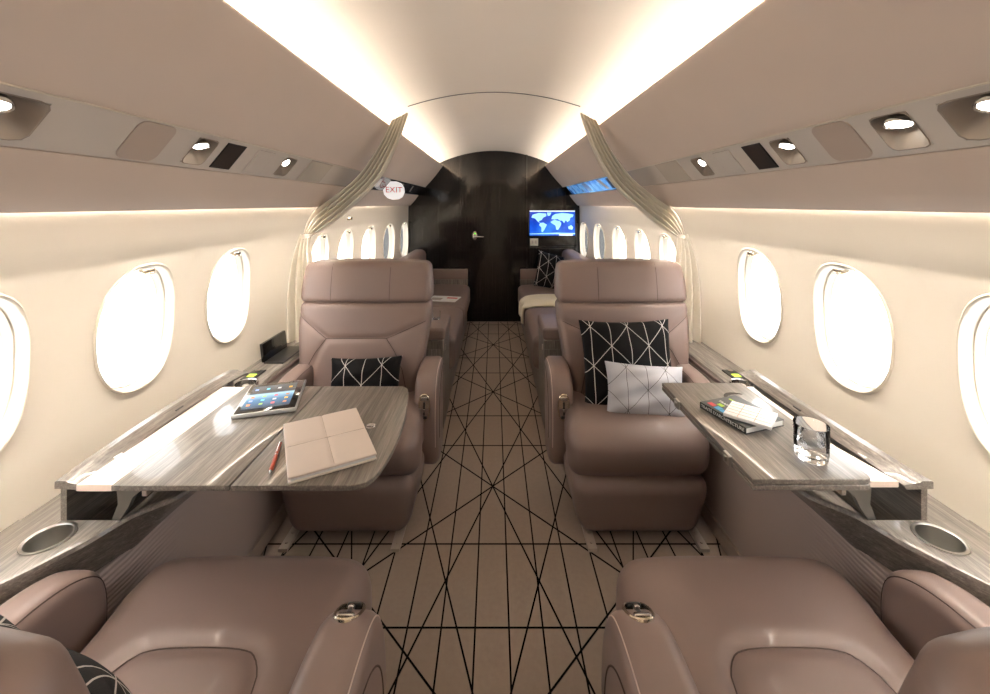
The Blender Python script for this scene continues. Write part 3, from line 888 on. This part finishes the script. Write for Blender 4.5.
cols = [rgb(240, 130, 70), rgb(90, 190, 220), rgb(220, 90, 100), rgb(240, 190, 70), rgb(120, 150, 230), rgb(140, 190, 90), rgb(230, 230, 235), rgb(180, 120, 80)]
for i, c in enumerate(cols): M['icon%d' % i] = emis('app_icon_%d' % i, c, .3)
n = 0
for row in (-.055, -.028, -.001, .055):
    for cx_ in (-.052, -.018, .016, .05):
        b = bmesh.new(); bx(b, (cx_ - .004, row, .0143), (.010, .010, .0006)); obj('app_icon', b, 'icon%d' % (n * 5 % 8), disp, smooth=False); n += 1
# folder
cx_, cy_ = -.4405, 1.109; ang = math.atan2(.48, .878)
t = thing('folder', 'closed cream leather folder with stitched cross on the left table', 'folder', (cx_, cy_, zt), ang)
def puff(p): return (p.x, p.y, p.z + (.0022 * (1 - abs(p.x / .1) ** 4) * (1 - abs(p.y / .133) ** 4) - .0018 * math.exp(-(p.x / .005) ** 2) - .0018 * math.exp(-(p.y / .005) ** 2) if p.z > 0 else 0))
b = rbox((.198, .266, .006), .0025, (40, 50, 1), puff, (0, 0, .0142)); c = obj('cover', b, 'folder', t)
s = bmesh.new(); tube(s, [(0, -.128, .0176), (0, .128, .0176)], .0005, 5); tube(s, [(-.095, 0, .0176), (.095, 0, .0176)], .0005, 5); obj('seam', s, 'foldseam', c)
b = rbox((.198, .266, .004), .0018, (6, 8, 1), None, (0, 0, .0022)); obj('back_cover', b, 'folder', t)
b = bmesh.new(); bx(b, (.002, 0, .0077), (.190, .258, .0075)); obj('pages', b, 'white', t, smooth=False)
# pen
p0 = Vector((-.522, .977, zt + .0052)); p1 = Vector((-.562, 1.105, zt + .0052))
t = thing('pen', 'rust orange pen with silver tip beside the cream folder', 'pen', p0, 0); dv = p1 - p0
def seg(a, b): return [dv * a, dv * b]
b = bmesh.new(); tube(b, [dv * .08, dv * .12, dv * .5, dv * .56, dv * .98], [.0036, .0046, .005, .0046, .004], 14); obj('barrel', b, 'orange', t)
b = bmesh.new(); tube(b, [dv * 0, dv * .02, dv * .08], [.0008, .0016, .0036], 12); obj('tip', b, 'chrome', t)
b = bmesh.new(); tube(b, [dv * .55, dv * .57], .0051, 14); tube(b, [dv * .62 + Vector((0, 0, .006)), dv * .95 + Vector((0, 0, .006)), dv * .97 + Vector((0, 0, .002))], .001, 8); tube(b, [dv * .98, dv * 1.02], .002, 10); obj('clip', b, 'chrome', t)

# text helper
def text_mesh(name, body, size, m, parent, T, bold=False):
    cu = bpy.data.curves.new(name, 'FONT'); cu.body = body; cu.size = size; cu.extrude = .0002; cu.align_x = 'CENTER'; cu.align_y = 'CENTER'
    if bold: cu.offset = size * .006
    o = bpy.data.objects.new('tmp', cu); C.objects.link(o); bpy.context.view_layer.update()
    me = bpy.data.meshes.new_from_object(o.evaluated_get(bpy.context.evaluated_depsgraph_get())); bpy.data.objects.remove(o)
    me.materials.clear(); me.materials.append(M[m]); me.transform(T)
    r = bpy.data.objects.new(name, me); C.objects.link(r); r.parent = parent; return r

# book on the right table; spine faces the camera's left
zr = .7005
A = Vector((.628, 1.281, 0)); B = Vector((.675, 1.125, 0)); Cc = Vector((.811, 1.175, 0)); Dd = Vector((.758, 1.319, 0))
cen = (A + B + Cc + Dd) / 4; u = ((B - A) + (Cc - Dd)) / 2; v = (Dd - A + Cc - B) / 2
ang = math.atan2(u.y, u.x); W = u.length; H = v.length
t = thing('book', 'dark architecture book lying under the gridded notebook', 'book', (cen.x, cen.y, zr), ang)
b = bmesh.new(); bx(b, (0, 0, .0172), (W, H, .0016)); bx(b, (0, 0, .0009), (W, H, .0016)); bx(b, (0, -H / 2 + .0008, .009), (W, .0016, .018)); obj('cover', b, 'navy', t, smooth=False)
b = bmesh.new(); bx(b, (0, .001, .009), (W - .005, H - .006, .0145)); obj('pages', b, 'white', t, smooth=False)
text_mesh('spine_text', "TRAITÉ D'ARCHITECTURE", .0125, 'white', t, Matrix.Translation((0, -H / 2 - .0002, .009)) @ Matrix.Rotation(PI / 2, 4, 'X') @ Matrix.Diagonal((1.02, 1.0, 1, 1)), True)
text_mesh('cover_text', "TRAITÉ", .013, 'white', t, Matrix.Translation((-.045, -.010, .0182)), True)
for i, (xx, yy, ww, hh, m) in enumerate(((-.055, -.048, .022, .016, 'red'), (-.03, -.05, .018, .02, 'cyan'), (-.042, -.028, .018, .014, 'lime'), (-.05, .03, .03, .006, 'lime'), (.03, .058, .03, .008, 'lime'), (-.012, -.052, .014, .016, 'cyan'), (.0, .03, .02, .02, 'red'))):
    b = bmesh.new(); bx(b, (xx, yy, .0182), (ww, hh, .0006)); obj('cover_block', b, m, t, smooth=False)
# notebook
A = Vector((.649, 1.195, 0)); B = Vector((.730, 1.109, 0)); Cc = Vector((.806, 1.190, 0)); Dd = Vector((.711, 1.262, 0))
A = Vector((.655, 1.192, 0)); cen = (A + B + Cc + Dd) / 4; u = ((B - A) + (Cc - Dd)) / 2; v = (Dd - A + Cc - B) / 2
ang = math.atan2(u.y, u.x); W = u.length; H = v.length
t = thing('notebook', 'white notebook with orange grid lines lying on the dark book', 'notebook', (cen.x, cen.y, zr + .0188), ang)
b = rbox((W, H, .009), .001, (2, 2, 1), None, (0, 0, .0048)); obj('pages', b, 'white', t)
b = bmesh.new()
for k in (-.3, -.1, .1, .3): bx(b, (0, H * k, .0094), (W * .96, .0012, .0003))
for k in (-.2, .15): bx(b, (W * k, 0, .0095), (.0009, H * .98, .0003))
obj('grid_lines', b, 'orangeline', t, smooth=False)
# water glass
gx, gy = .772, 1.022
t = thing('water_glass', 'clear glass tumbler of water standing on the right table', 'glass', (gx, gy, zr))
b = bmesh.new(); lathe(b, [(0, .0005), (.029, .0005), (.033, .004), (.0355, .02), (.037, .084), (.0364, .0852), (.0358, .084), (.0343, .02), (.031, .014), (.027, .012), (0, .011)], seg=48); obj('tumbler', b, 'glass', t)
b = bmesh.new(); lathe(b, [(0, .0113), (.0268, .0123), (.0308, .0143), (.0340, .0205), (.0347, .046), (0, .046)], seg=48); obj('water', b, 'water', t)

# ------------------------------------------------------------------ service strip fittings
def on_strip(side, y, t, o=0.0):
    x, z = face(t, o); return Vector((side * x, y, z))
def reading_light(side, y0, y1, label, tilt, big=1.0):
    yc = (y0 + y1) / 2; tc = (T0 + T1) / 2 + .002
    t = thing('reading_light', label, 'reading light', on_strip(side, yc, tc), 0, 'reading lights in the service strips'); O = Vector(t.location)
    b = bmesh.new(); R = []
    ta, tb = T0 + .028, T1 - .026
    def ring(s, o, sh):
        ym = yc; hy = (y1 - y0) / 2 * s; tm = (ta + tb) / 2; ht = (tb - ta) / 2 * s; pts = []
        for (a, c) in chaikin([(-1, -1, 0), (1, -1, 0), (1, 1, 0), (-1, 1, 0)], 3) and [(p.x, p.y) for p in [q for q in RC]]:
            pts.append(on_strip(side, ym + a * hy, tm + c * ht - sh, o) - O)
        return pts
    sq = []
    for k in range(32):
        a = 2 * PI * k / 32; c, s = math.cos(a), math.sin(a); m_ = max(abs(c), abs(s)); e = .9
        sq.append((c / m_ * (e if abs(abs(c) - abs(s)) < .12 else 1), s / m_ * (e if abs(abs(c) - abs(s)) < .12 else 1)))
    def ring(s, o, sh):
        hy = (y1 - y0) / 2 * s; tm = (ta + tb) / 2; ht = (tb - ta) / 2 * s
        return [on_strip(side, yc + a * hy, tm + c * ht - sh, o) - O for a, c in sq]
    sweep(b, [ring(1.06, -.0008, 0), ring(1.0, -.0014, 0), ring(.97, .003, 0), ring(.5, .036, .02), ring(.02, .038, .02)], caps=False)
    obj('recess', b, 'recess', t)
    # swivelling head
    pos = on_strip(side, yc, tc - .022, .010) - O
    T = Matrix.Translation(pos) @ Matrix.Rotation(tilt[0], 4, 'Y') @ Matrix.Rotation(tilt[1], 4, 'X')
    r = .0265 * big
    b = bmesh.new(); lathe(b, [(0, .032), (r * .62, .031), (r * .72, .022), (r * .72, .012), (r * .98, .008), (r * 1.05, 0), (r * 1.0, -.003), (r * .86, -.001), (r * .82, .004)], seg=28, mat4=T); obj('lamp_head', b, 'chrome', t)
    b = bmesh.new(); lathe(b, [(r * .88, .0), (r * .5, -.001), (0, -.0015)], seg=28, mat4=T); obj('lens', b, 'lamp', t)
reading_light(-1, .605, .745, 'large reading light cut by the left edge of the photo', (R_(-14), R_(-8)), 1.0)
reading_light(-1, 1.12, 1.20, 'small reading light beside the black grille on the left strip', (R_(-20), R_(-8)), .8)
reading_light(-1, 1.59, 1.68, 'far reading light near the left curtain', (R_(-45), R_(-10)), .7)
reading_light(1, .605, .745, 'large reading light cut by the right edge of the photo', (R_(14), R_(-8)), 1.0)
reading_light(1, .80, .88, 'second reading light from the right edge, beside the largest one', (R_(14), R_(-8)), .9)
reading_light(1, 1.12, 1.20, 'small reading light between black grille and oval cover on the right strip', (R_(20), R_(-8)), .8)
reading_light(1, 1.59, 1.68, 'far reading light near the right curtain', (R_(45), R_(-10)), .7)
for side in (-1, 1):
    wd = 'left' if side < 0 else 'right'
    def patch(nm, y0, y1, ta, tb, m, label, cat, rounded):
        b = bmesh.new(); pts = []
        q = [(y0, ta), (y1, ta), (y1, tb), (y0, tb)]
        if rounded:
            qq = []
            for (a, c), (d_, e_) in zip(q, q[1:] + q[:1]): qq += [(a + (d_ - a) * .12, c + (e_ - c) * .12, 0), (a + (d_ - a) * .3, c + (e_ - c) * .3, 0), (a + (d_ - a) * .7, c + (e_ - c) * .7, 0), (a + (d_ - a) * .88, c + (e_ - c) * .88, 0)]
            q = [(p.x, p.y) for p in chaikin(qq, 2)]
        sweep(b, [[on_strip(side, a, c, .0008) for a, c in q], [on_strip(side, a, c, -.0018) for a, c in q], [on_strip(side, (a - (y0 + y1) / 2) * .97 + (y0 + y1) / 2, (c - (ta + tb) / 2) * .96 + (ta + tb) / 2, -.0024) for a, c in q]])
        return obj(nm, b, m, label=label, cat=cat, group=None, smooth=False)
    patch('speaker_grille', 1.236, 1.326, T0 + .02, T1 - .02, 'black', 'black rectangular speaker grille in the %s service strip' % wd, 'speaker', False)
    patch('mask_cover', .925, 1.035, T0 + .006, T1 - .01, 'panel2', 'grey taupe rounded cover plate in the %s service strip' % wd, 'cover', True)
    patch('sensor_plate', 1.40, 1.50, T0 + .02, T1 - .02, 'panel', 'faint pale plate in the %s strip past the black grille' % wd, 'plate', False)
    patch('strip_end_plate', 1.79, 2.02, T0 + .006, T1 - .006, 'panel3', 'pale satin plate at the curtain end of the %s strip' % wd, 'plate', False)

# aft strips: glossy panels, their reflections painted in as generic patterns
def aft_mat(name, kind):
    k = NB(name); v = k.coords((1, 1, 1)); f = k.noise(v, 7, 3)
    if kind == 'blue':
        c = k.ramp(f, [(.3, rgb(30, 60, 110)), (.45, rgb(60, 120, 190)), (.55, rgb(120, 170, 215)), (.62, rgb(40, 70, 120)), (.75, rgb(190, 200, 210))]); st = .55  # blue reflection put into the colour and made to glow
    else:
        c = k.ramp(f, [(.3, rgb(22, 22, 26)), (.5, rgb(50, 52, 58)), (.62, rgb(90, 92, 96)), (.7, rgb(40, 40, 44))]); st = 0
    k.link(c, k.b.inputs['Base Color']); k.b.inputs['Roughness'].default_value = .12
    if st: k.link(c, k.b.inputs['Emission Color']); k.b.inputs['Emission Strength'].default_value = st
    return k.m
M['aft_blue'] = aft_mat('blue_painted_reflection', 'blue'); M['aft_dark'] = aft_mat('dark_painted_reflection', 'dark')
def strip_panel(side, m, label, nm, y0, y1):
    t = thing(nm, label, 'display', on_strip(side, (y0 + y1) / 2, (T0 + T1) / 2)); O = Vector(t.location)
    b = bmesh.new()
    q = [(y0, T0 + .008), (y1, T0 + .008), (y1, T1 - .008), (y0, T1 - .008)]
    sweep(b, [[on_strip(side, a, c, .0005) - O for a, c in q], [on_strip(side, a, c, -.0022) - O for a, c in q]]); obj('panel', b, m, t, smooth=False)
    return t, O
t, O = strip_panel(-1, 'aft_dark', 'dark glossy strip panel above the left divan windows', 'gloss_strip', 2.80, 4.5)
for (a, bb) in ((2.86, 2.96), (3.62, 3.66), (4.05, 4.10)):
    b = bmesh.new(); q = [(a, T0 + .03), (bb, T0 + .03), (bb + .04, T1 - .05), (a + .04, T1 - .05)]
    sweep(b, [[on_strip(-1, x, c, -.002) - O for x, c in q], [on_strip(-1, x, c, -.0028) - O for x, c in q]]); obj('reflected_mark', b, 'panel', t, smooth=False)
t, O = strip_panel(1, 'aft_blue', 'glossy strip panel with painted blue reflections above the right divan windows', 'gloss_strip', 2.80, 4.5)
for (a, bb, m) in ((3.1, 3.18, 'white'), (3.6, 3.75, 'steel'), (2.84, 2.95, 'black')):
    b = bmesh.new(); q = [(a, T0 + .02), (bb, T0 + .02), (bb - .08, T1 - .03), (a - .08, T1 - .03)] if a > 3 else [(a, T0 + .02), (bb, T0 + .02), (bb, T1 - .03), (a, T1 - .03)]
    sweep(b, [[on_strip(1, x, c, -.002) - O for x, c in q], [on_strip(1, x, c, -.0028) - O for x, c in q]]); obj('painted_reflection', b, m, t, smooth=False)  # slanted pieces painted on as reflections in the gloss
# EXIT sign
yx = .80 * F / (CX - 389)
M['exit_white'] = emis('exit_sign_face', rgb(235, 232, 232), .5)
pc = on_strip(-1, yx, (T0 + T1) / 2, -.06)
t = thing('exit_sign', 'white lit sign with red EXIT lettering on the left dark strip', 'sign', pc, 0, rot=(PI / 2, 0, R_(14)))
b = slab([(-.085, -.02), (-.035, -.075), (.06, -.07), (.088, 0), (.05, .065), (-.06, .065)], .014, .003, 'z', it=1); obj('face', b, 'exit_white', t)
text_mesh('lettering', 'EXIT', .062, 'red', t, Matrix.Translation((0, 0, .0075)), True)
# small hook left wall
p = (-.99, 3.05, 1.215)
b = bmesh.new(); lathe(b, [(.0, 0), (.014, 0), (.012, .012), (.008, .02), (.012, .03), (0, .032)], (0, 0, 0), 16, Matrix.Rotation(PI / 2, 4, 'Y')); o = obj('coat_hook', b, 'gold', label='small pale coat hook on the left wall above the windows past the curtain', cat='hook'); o.location = (-wallx(3.05, 1.215) + 0.0, 3.05, 1.215)

# ------------------------------------------------------------------ curtains
def curtain(side, label):
    DY = 2.24; t = thing('curtain', label, 'curtain', (side * 1.0, DY, ZL), 0, 'tied back aisle curtains'); O = Vector(t.location)
    def P(px, py): return ((CX - px) * DY / F, EYE - (py - CY) * DY / F)
    up = [P(*q) for q in ((391, 121), (376, 150), (356, 177), (333, 196), (312, 212), (303, 234))]
    lo = [P(*q) for q in ((409, 112), (398, 144), (379, 180), (350, 209), (325, 229), (311, 237))]
    def interp_curve(c, v):
        cc = [Vector((a, b, 0)) for a, b in c]; n = len(cc) - 1; f = v * n; i = min(n - 1, int(f)); w = f - i
        p0, p1, p2, p3 = cc[max(0, i - 1)], cc[i], cc[i + 1], cc[min(n, i + 2)]
        return .5 * ((2 * p1) + (p2 - p0) * w + (2 * p0 - 5 * p1 + 4 * p2 - p3) * w * w + (3 * p1 - p0 - 3 * p2 + p3) * w ** 3)
    def sheet(ca, cb, folds, amp, nv=40, nu=96, seedp=0):
        b = bmesh.new(); g = []
        for i in range(nv + 1):
            v = i / nv; a = interp_curve(ca, v); c = interp_curve(cb, v); row = []
            am = amp(v) * 1.25
            for j in range(nu + 1):
                u = j / nu; q = a.lerp(c, u)
                ph = u * folds * 2 * PI + seedp + .8 * math.sin(3 * u + 2 * v)
                dy = am * math.sin(ph) * (1 + .25 * math.sin(1.7 * u * 6 + v * 2)); sl = (c - a).normalized() * (.12 * am * math.cos(ph))
                row.append(b.verts.new((side * (q.x + sl.x) - O.x, DY + dy - O.y, q.y + sl.y - O.z)))
            g.append(row)
        for i in range(nv):
            for j in range(nu): b.faces.new((g[i][j], g[i + 1][j], g[i + 1][j + 1], g[i][j + 1]))
        # thickness
        r = bmesh.ops.solidify(b, geom=b.faces[:], thickness=.0015)
        return b
    obj('upper_drape', sheet(up, lo, 5.5, lambda v: .008 + .010 * math.sin(PI * v)), 'curtain', t)
    le = [P(*q) for q in ((303, 234), (295, 256), (288, 290), (286, 330), (288, 352), (289, 340))][:5]
    le = [P(300, 234), P(293, 256), P(288, 285), P(287, 315)]
    le.append((le[-1][0], ZL + .003))
    ri = [P(311, 237), P(313, 256), P(317, 285), P(320, 315)]; ri.append((ri[-1][0], ZL + .003))
    obj('lower_drape', sheet(le, ri, 4.5, lambda v: .010 + .016 * v, seedp=1), 'curtain', t)
    b = bmesh.new(); a = P(307, 236); pts = [(side * (a[0] + .022 * math.cos(q)) - O.x, DY + .020 * math.sin(q) - O.y, a[1] - .004 * math.cos(q) - O.z) for q in [2 * PI * k / 24 for k in range(24)]]
    sweep(b, [[(p[0] , p[1], p[2] + dz) for p in pts] for dz in (-.010, 0, .010)], caps=False); bmesh.ops.solidify(b, geom=b.faces[:], thickness=.002)
    obj('tieback', b, 'curtain', t)
curtain(-1, 'cream gathered curtain tied back against the left wall')
curtain(1, 'cream gathered curtain tied back against the right wall')
b = bmesh.new(); tube(b, [(x, 2.24, ceilz(x) - .002) for x in [-.46 + .92 * k / 40 for k in range(41)]], .0024, 8)
obj('curtain_track', b, 'grey_metal', label='thin grey curtain track arching across the ceiling', cat='curtain track')

# ------------------------------------------------------------------ aft cabin
def divan(side, label):
    t = thing('divan', label, 'divan', (side * .6, 3.7, 0)); O = Vector(t.location)
    def rb(nm, x0, x1, y0, y1, z0, z1, r, m='leather', n=(8, 12, 5), fn=None, par=None):
        sx = sorted((side * x0, side * x1)); b = rbox((x1 - x0, y1 - y0, z1 - z0), r, n, fn, ((sx[0] + sx[1]) / 2 - O.x, (y0 + y1) / 2 - O.y, (z0 + z1) / 2)); return obj(nm, b, m, par or t)
    def cr(p): return (p.x, p.y, p.z + (.014 * max(0, 1 - (p.x / .3) ** 2) if p.z > 0 else 0))
    rb('base', .30, .87, 2.80, 4.678, .0, .24, .006, 'woodv', (1, 1, 1))
    rb('seat_cushion', .262, .84, 3.62, 4.635, .22, .43, .05, fn=cr)
    rb('seat_cushion', .262, .84, 2.80, 3.615, .20, .43, .05, fn=cr)
    rb('back_cushion', .74, .90, 3.72, 4.635, .40, .825, .06)
    rb('back_cushion', .74, .90, 2.80, 3.71, .40, .80, .06)
    rb('end_panel', .29, .88, 4.64, 4.678, .485, .60, .012)
    rb('end_trim', .29, .88, 4.645, 4.678, .42, .485, .003, 'woodv', (1, 1, 1))
divan(-1, 'taupe leather divan with a magazine on the left of the aft aisle')
divan(1, 'taupe leather divan with a cream blanket on the right of the aft aisle')
def cabinet(side, label):
    t = thing('end_cabinet', label, 'cabinet', (side * .45, 2.62, 0))
    b = rbox((.33, .32, .52), .006, (1, 1, 1), None, (side * .01, 0, .26)); bd = obj('body', b, 'woodv', t)
    b = rbox((.33, .005, .4), .002, (1, 1, 1), None, (side * .01, -.1615, .27)); obj('door', b, 'woodv', t)
    b = rbox((.345, .335, .07), .018, (4, 4, 2), None, (side * .01, 0, .557)); obj('padded_top', b, 'leather', t)
    b = rbox((.004, .014, .03), .001, (1, 1, 1), None, (-side * .158, -.09, .46)); obj('latch', b, 'steel', t)
cabinet(-1, 'low wood cabinet with padded leather top behind the far left seat')
cabinet(1, 'low wood cabinet with padded leather top behind the far right seat')
# tumbler on the left cabinet
t = thing('tumbler', 'short clear tumbler on the padded cabinet behind the far left seat', 'glass', (-.365, 2.66, .5925))
b = bmesh.new(); lathe(b, [(0, 0), (.024, 0), (.026, .05), (.0245, .05), (.0225, .006), (0, .006)], seg=24); obj('glass_body', b, 'glass', t)
# handset black
b = rbox((.022, .022, .10), .006, (2, 2, 3), None); o = obj('handset', b, 'black', label='slim black handset on the cabinet edge behind the far left seat', cat='handset'); o.location = (-.435, 2.53, .5925 + .05)
# magazine on the left divan
t = thing('magazine', 'open pale magazine lying on the left divan', 'magazine', (-.46, 3.86, .446), R_(-12))
b = bmesh.new(); bx(b, (0, 0, .003), (.27, .20, .006)); obj('pages', b, 'white', t, smooth=False)
b = bmesh.new(); bx(b, (-.06, -.03, .0064), (.10, .09, .0006)); obj('picture', b, 'panel2', t, smooth=False)
b = bmesh.new(); bx(b, (.07, .03, .0064), (.10, .04, .0006)); obj('picture', b, 'red', t, smooth=False)
# blanket over the right divan
b = bmesh.new(); g = []
path = [(.86, .452), (.70, .462), (.5, .466), (.36, .464), (.29, .452), (.254, .424), (.246, .385), (.244, .33), (.246, .285)]
path = [(p.x, p.y) for p in chaikin([(a, c, 0) for a, c in path], 2, False)]
n = 26
for i, (x, z) in enumerate(path):
    row = []
    for j in range(n + 1):
        v = j / n; fall = smooth01(.30, .24, x)
        y = 3.60 + .42 * v + .05 * (x - .3) - .02 * fall * math.sin(v * 7) - .06 * fall * (v - .5)
        e = (4 * v * (1 - v)) ** .3
        row.append(b.verts.new((x - fall * .012 * math.sin(v * 14), y, z - .018 * (1 - e) * (1 - fall) + .006 * math.sin(v * 9 + x * 11) * (1 - fall) * e + fall * .015 * math.sin(v * 4))))
    g.append(row)
for i in range(len(g) - 1):
    for j in range(n): b.faces.new((g[i][j], g[i + 1][j], g[i + 1][j + 1], g[i][j + 1]))
bmesh.ops.recalc_face_normals(b, faces=b.faces); bmesh.ops.solidify(b, geom=b.faces[:], thickness=.012)
obj('blanket', b, 'blanket', label='cream wool blanket draped over the right divan edge', cat='blanket')
# black cabinet under the screen
t = thing('side_cabinet', 'black lacquered cabinet against the bulkhead below the wall screen', 'cabinet', (.66, 4.70, 0))
b = rbox((.54, .034, .84), .01, (1, 1, 1), None, (0, 0, .42)); obj('body', b, 'black_lacquer', t)
b = rbox((.55, .038, .012), .003, (1, 1, 1), None, (0, 0, .846)); obj('top', b, 'gloss_black', t)
# screen
sx0, sx1 = (529.5 - CX) * Y1 / F, (574.5 - CX) * Y1 / F; sz1, sz0 = EYE - (210.5 - CY) * Y1 / F, EYE - (235.5 - CY) * Y1 / F
t = thing('wall_screen', 'lit wall screen showing a blue world map on the bulkhead', 'screen', ((sx0 + sx1) / 2, Y1, (sz0 + sz1) / 2)); W = sx1 - sx0; H = sz1 - sz0
b = rbox((W + .03, .02, H + .03), .004, (1, 1, 1), None, (0, -.012, 0)); obj('bezel', b, 'gloss_black', t)
k = NB('map_ocean'); v = k.coords(); f = k.noise(v, 4, 3)
c = k.ramp(f, [(.35, rgb(8, 40, 150)), (.5, rgb(20, 80, 205)), (.7, rgb(60, 140, 235))]); k.link(c, k.b.inputs['Emission Color']); k.b.inputs['Emission Strength'].default_value = 1.0
k.b.inputs['Base Color'].default_value = (0, 0, 0, 1); k.b.inputs['Roughness'].default_value = .1
M['ocean'] = k.m; M['land'] = emis('map_land', rgb(150, 205, 245), .9); M['bar'] = emis('map_bar', rgb(210, 220, 235), .8)
b = bmesh.new(); bx(b, (0, -.023, 0), (W, .002, H)); scr = obj('display', b, 'ocean', t, smooth=False)
lands = [[(-.44, .33), (-.30, .40), (-.14, .38), (-.13, .28), (-.20, .22), (-.24, .12), (-.30, .08), (-.27, .0), (-.33, .08), (-.38, .18), (-.46, .22)],
 [(-.12, .42), (-.02, .42), (-.05, .30), (-.10, .28)],
 [(-.27, .0), (-.20, .02), (-.12, -.06), (-.15, -.18), (-.21, -.36), (-.24, -.34), (-.24, -.18), (-.29, -.08)],
 [(.0, .10), (.06, .12), (.16, .08), (.20, .0), (.18, -.12), (.13, -.26), (.09, -.26), (.07, -.10), (.0, -.02), (-.04, .04)],
 [(-.02, .16), (.0, .28), (.06, .36), (.2, .40), (.36, .38), (.47, .34), (.45, .24), (.40, .22), (.38, .10), (.33, .04), (.30, .12), (.26, .0), (.22, .10), (.17, .10), (.12, .16), (.04, .14)],
 [(.35, -.14), (.42, -.08), (.46, -.16), (.44, -.26), (.36, -.24)],
 [(-.5, -.42), (-.2, -.40), (.1, -.38), (.5, -.40), (.5, -.44), (-.5, -.44)]]
b = bmesh.new()
for L in lands:
    sweep(b, [[(x * W, yy, z * H) for x, z in L] for yy in (-.0242, -.0250)])
obj('land_shapes', b, 'land', scr, smooth=False)
b = bmesh.new(); bx(b, (0, -.0247, H * .475), (W, .001, H * .05)); bx(b, (W * .3, -.0247, -H * .47), (W * .3, .001, H * .05)); obj('caption_bar', b, 'bar', scr, smooth=False)
# wall socket panel
t = thing('control_pad', 'small white control pad under the wall screen', 'control pad', ((534 - CX) * Y1 / F, Y1, EYE - (242 - CY) * Y1 / F))
b = rbox((.09, .014, .08), .004, (1, 1, 1), None, (0, -.007, 0)); obj('plate', b, 'frame', t)
b = bmesh.new()
for xx in (-.018, .018): bx(b, (xx, -.0145, 0), (.022, .003, .034))
obj('keys', b, 'panel2', t, smooth=False)

# ------------------------------------------------------------------ light, camera
w = bpy.data.worlds.new('sky'); bpy.context.scene.world = w; w.use_nodes = True
bg = w.node_tree.nodes['Background']; bg.inputs[0].default_value = (.985, .99, 1.0, 1); bg.inputs[1].default_value = 4.8
cam = bpy.data.cameras.new('camera'); co = bpy.data.objects.new('camera', cam); C.objects.link(co)
co.location = (0, 0, EYE); co.rotation_euler = (PI / 2, 0, 0)
cam.sensor_width = 36; cam.lens = F / 990 * 36; cam.shift_x = (495 - CX) / 990; cam.shift_y = -(347 - CY) / 990; cam.clip_start = .03
sc = bpy.context.scene; sc.camera = co
sc.view_settings.view_transform = 'Standard'; sc.view_settings.look = 'None'; sc.view_settings.exposure = 0.46; sc.view_settings.gamma = 1
sc.cycles.max_bounces = 12; sc.cycles.diffuse_bounces = 6; sc.cycles.glossy_bounces = 5; sc.cycles.transmission_bounces = 10; sc.cycles.transparent_max_bounces = 10
sc.cycles.use_denoising = True; sc.cycles.sample_clamp_indirect = 6
sc.cycles.caustics_reflective = False; sc.cycles.caustics_refractive = True
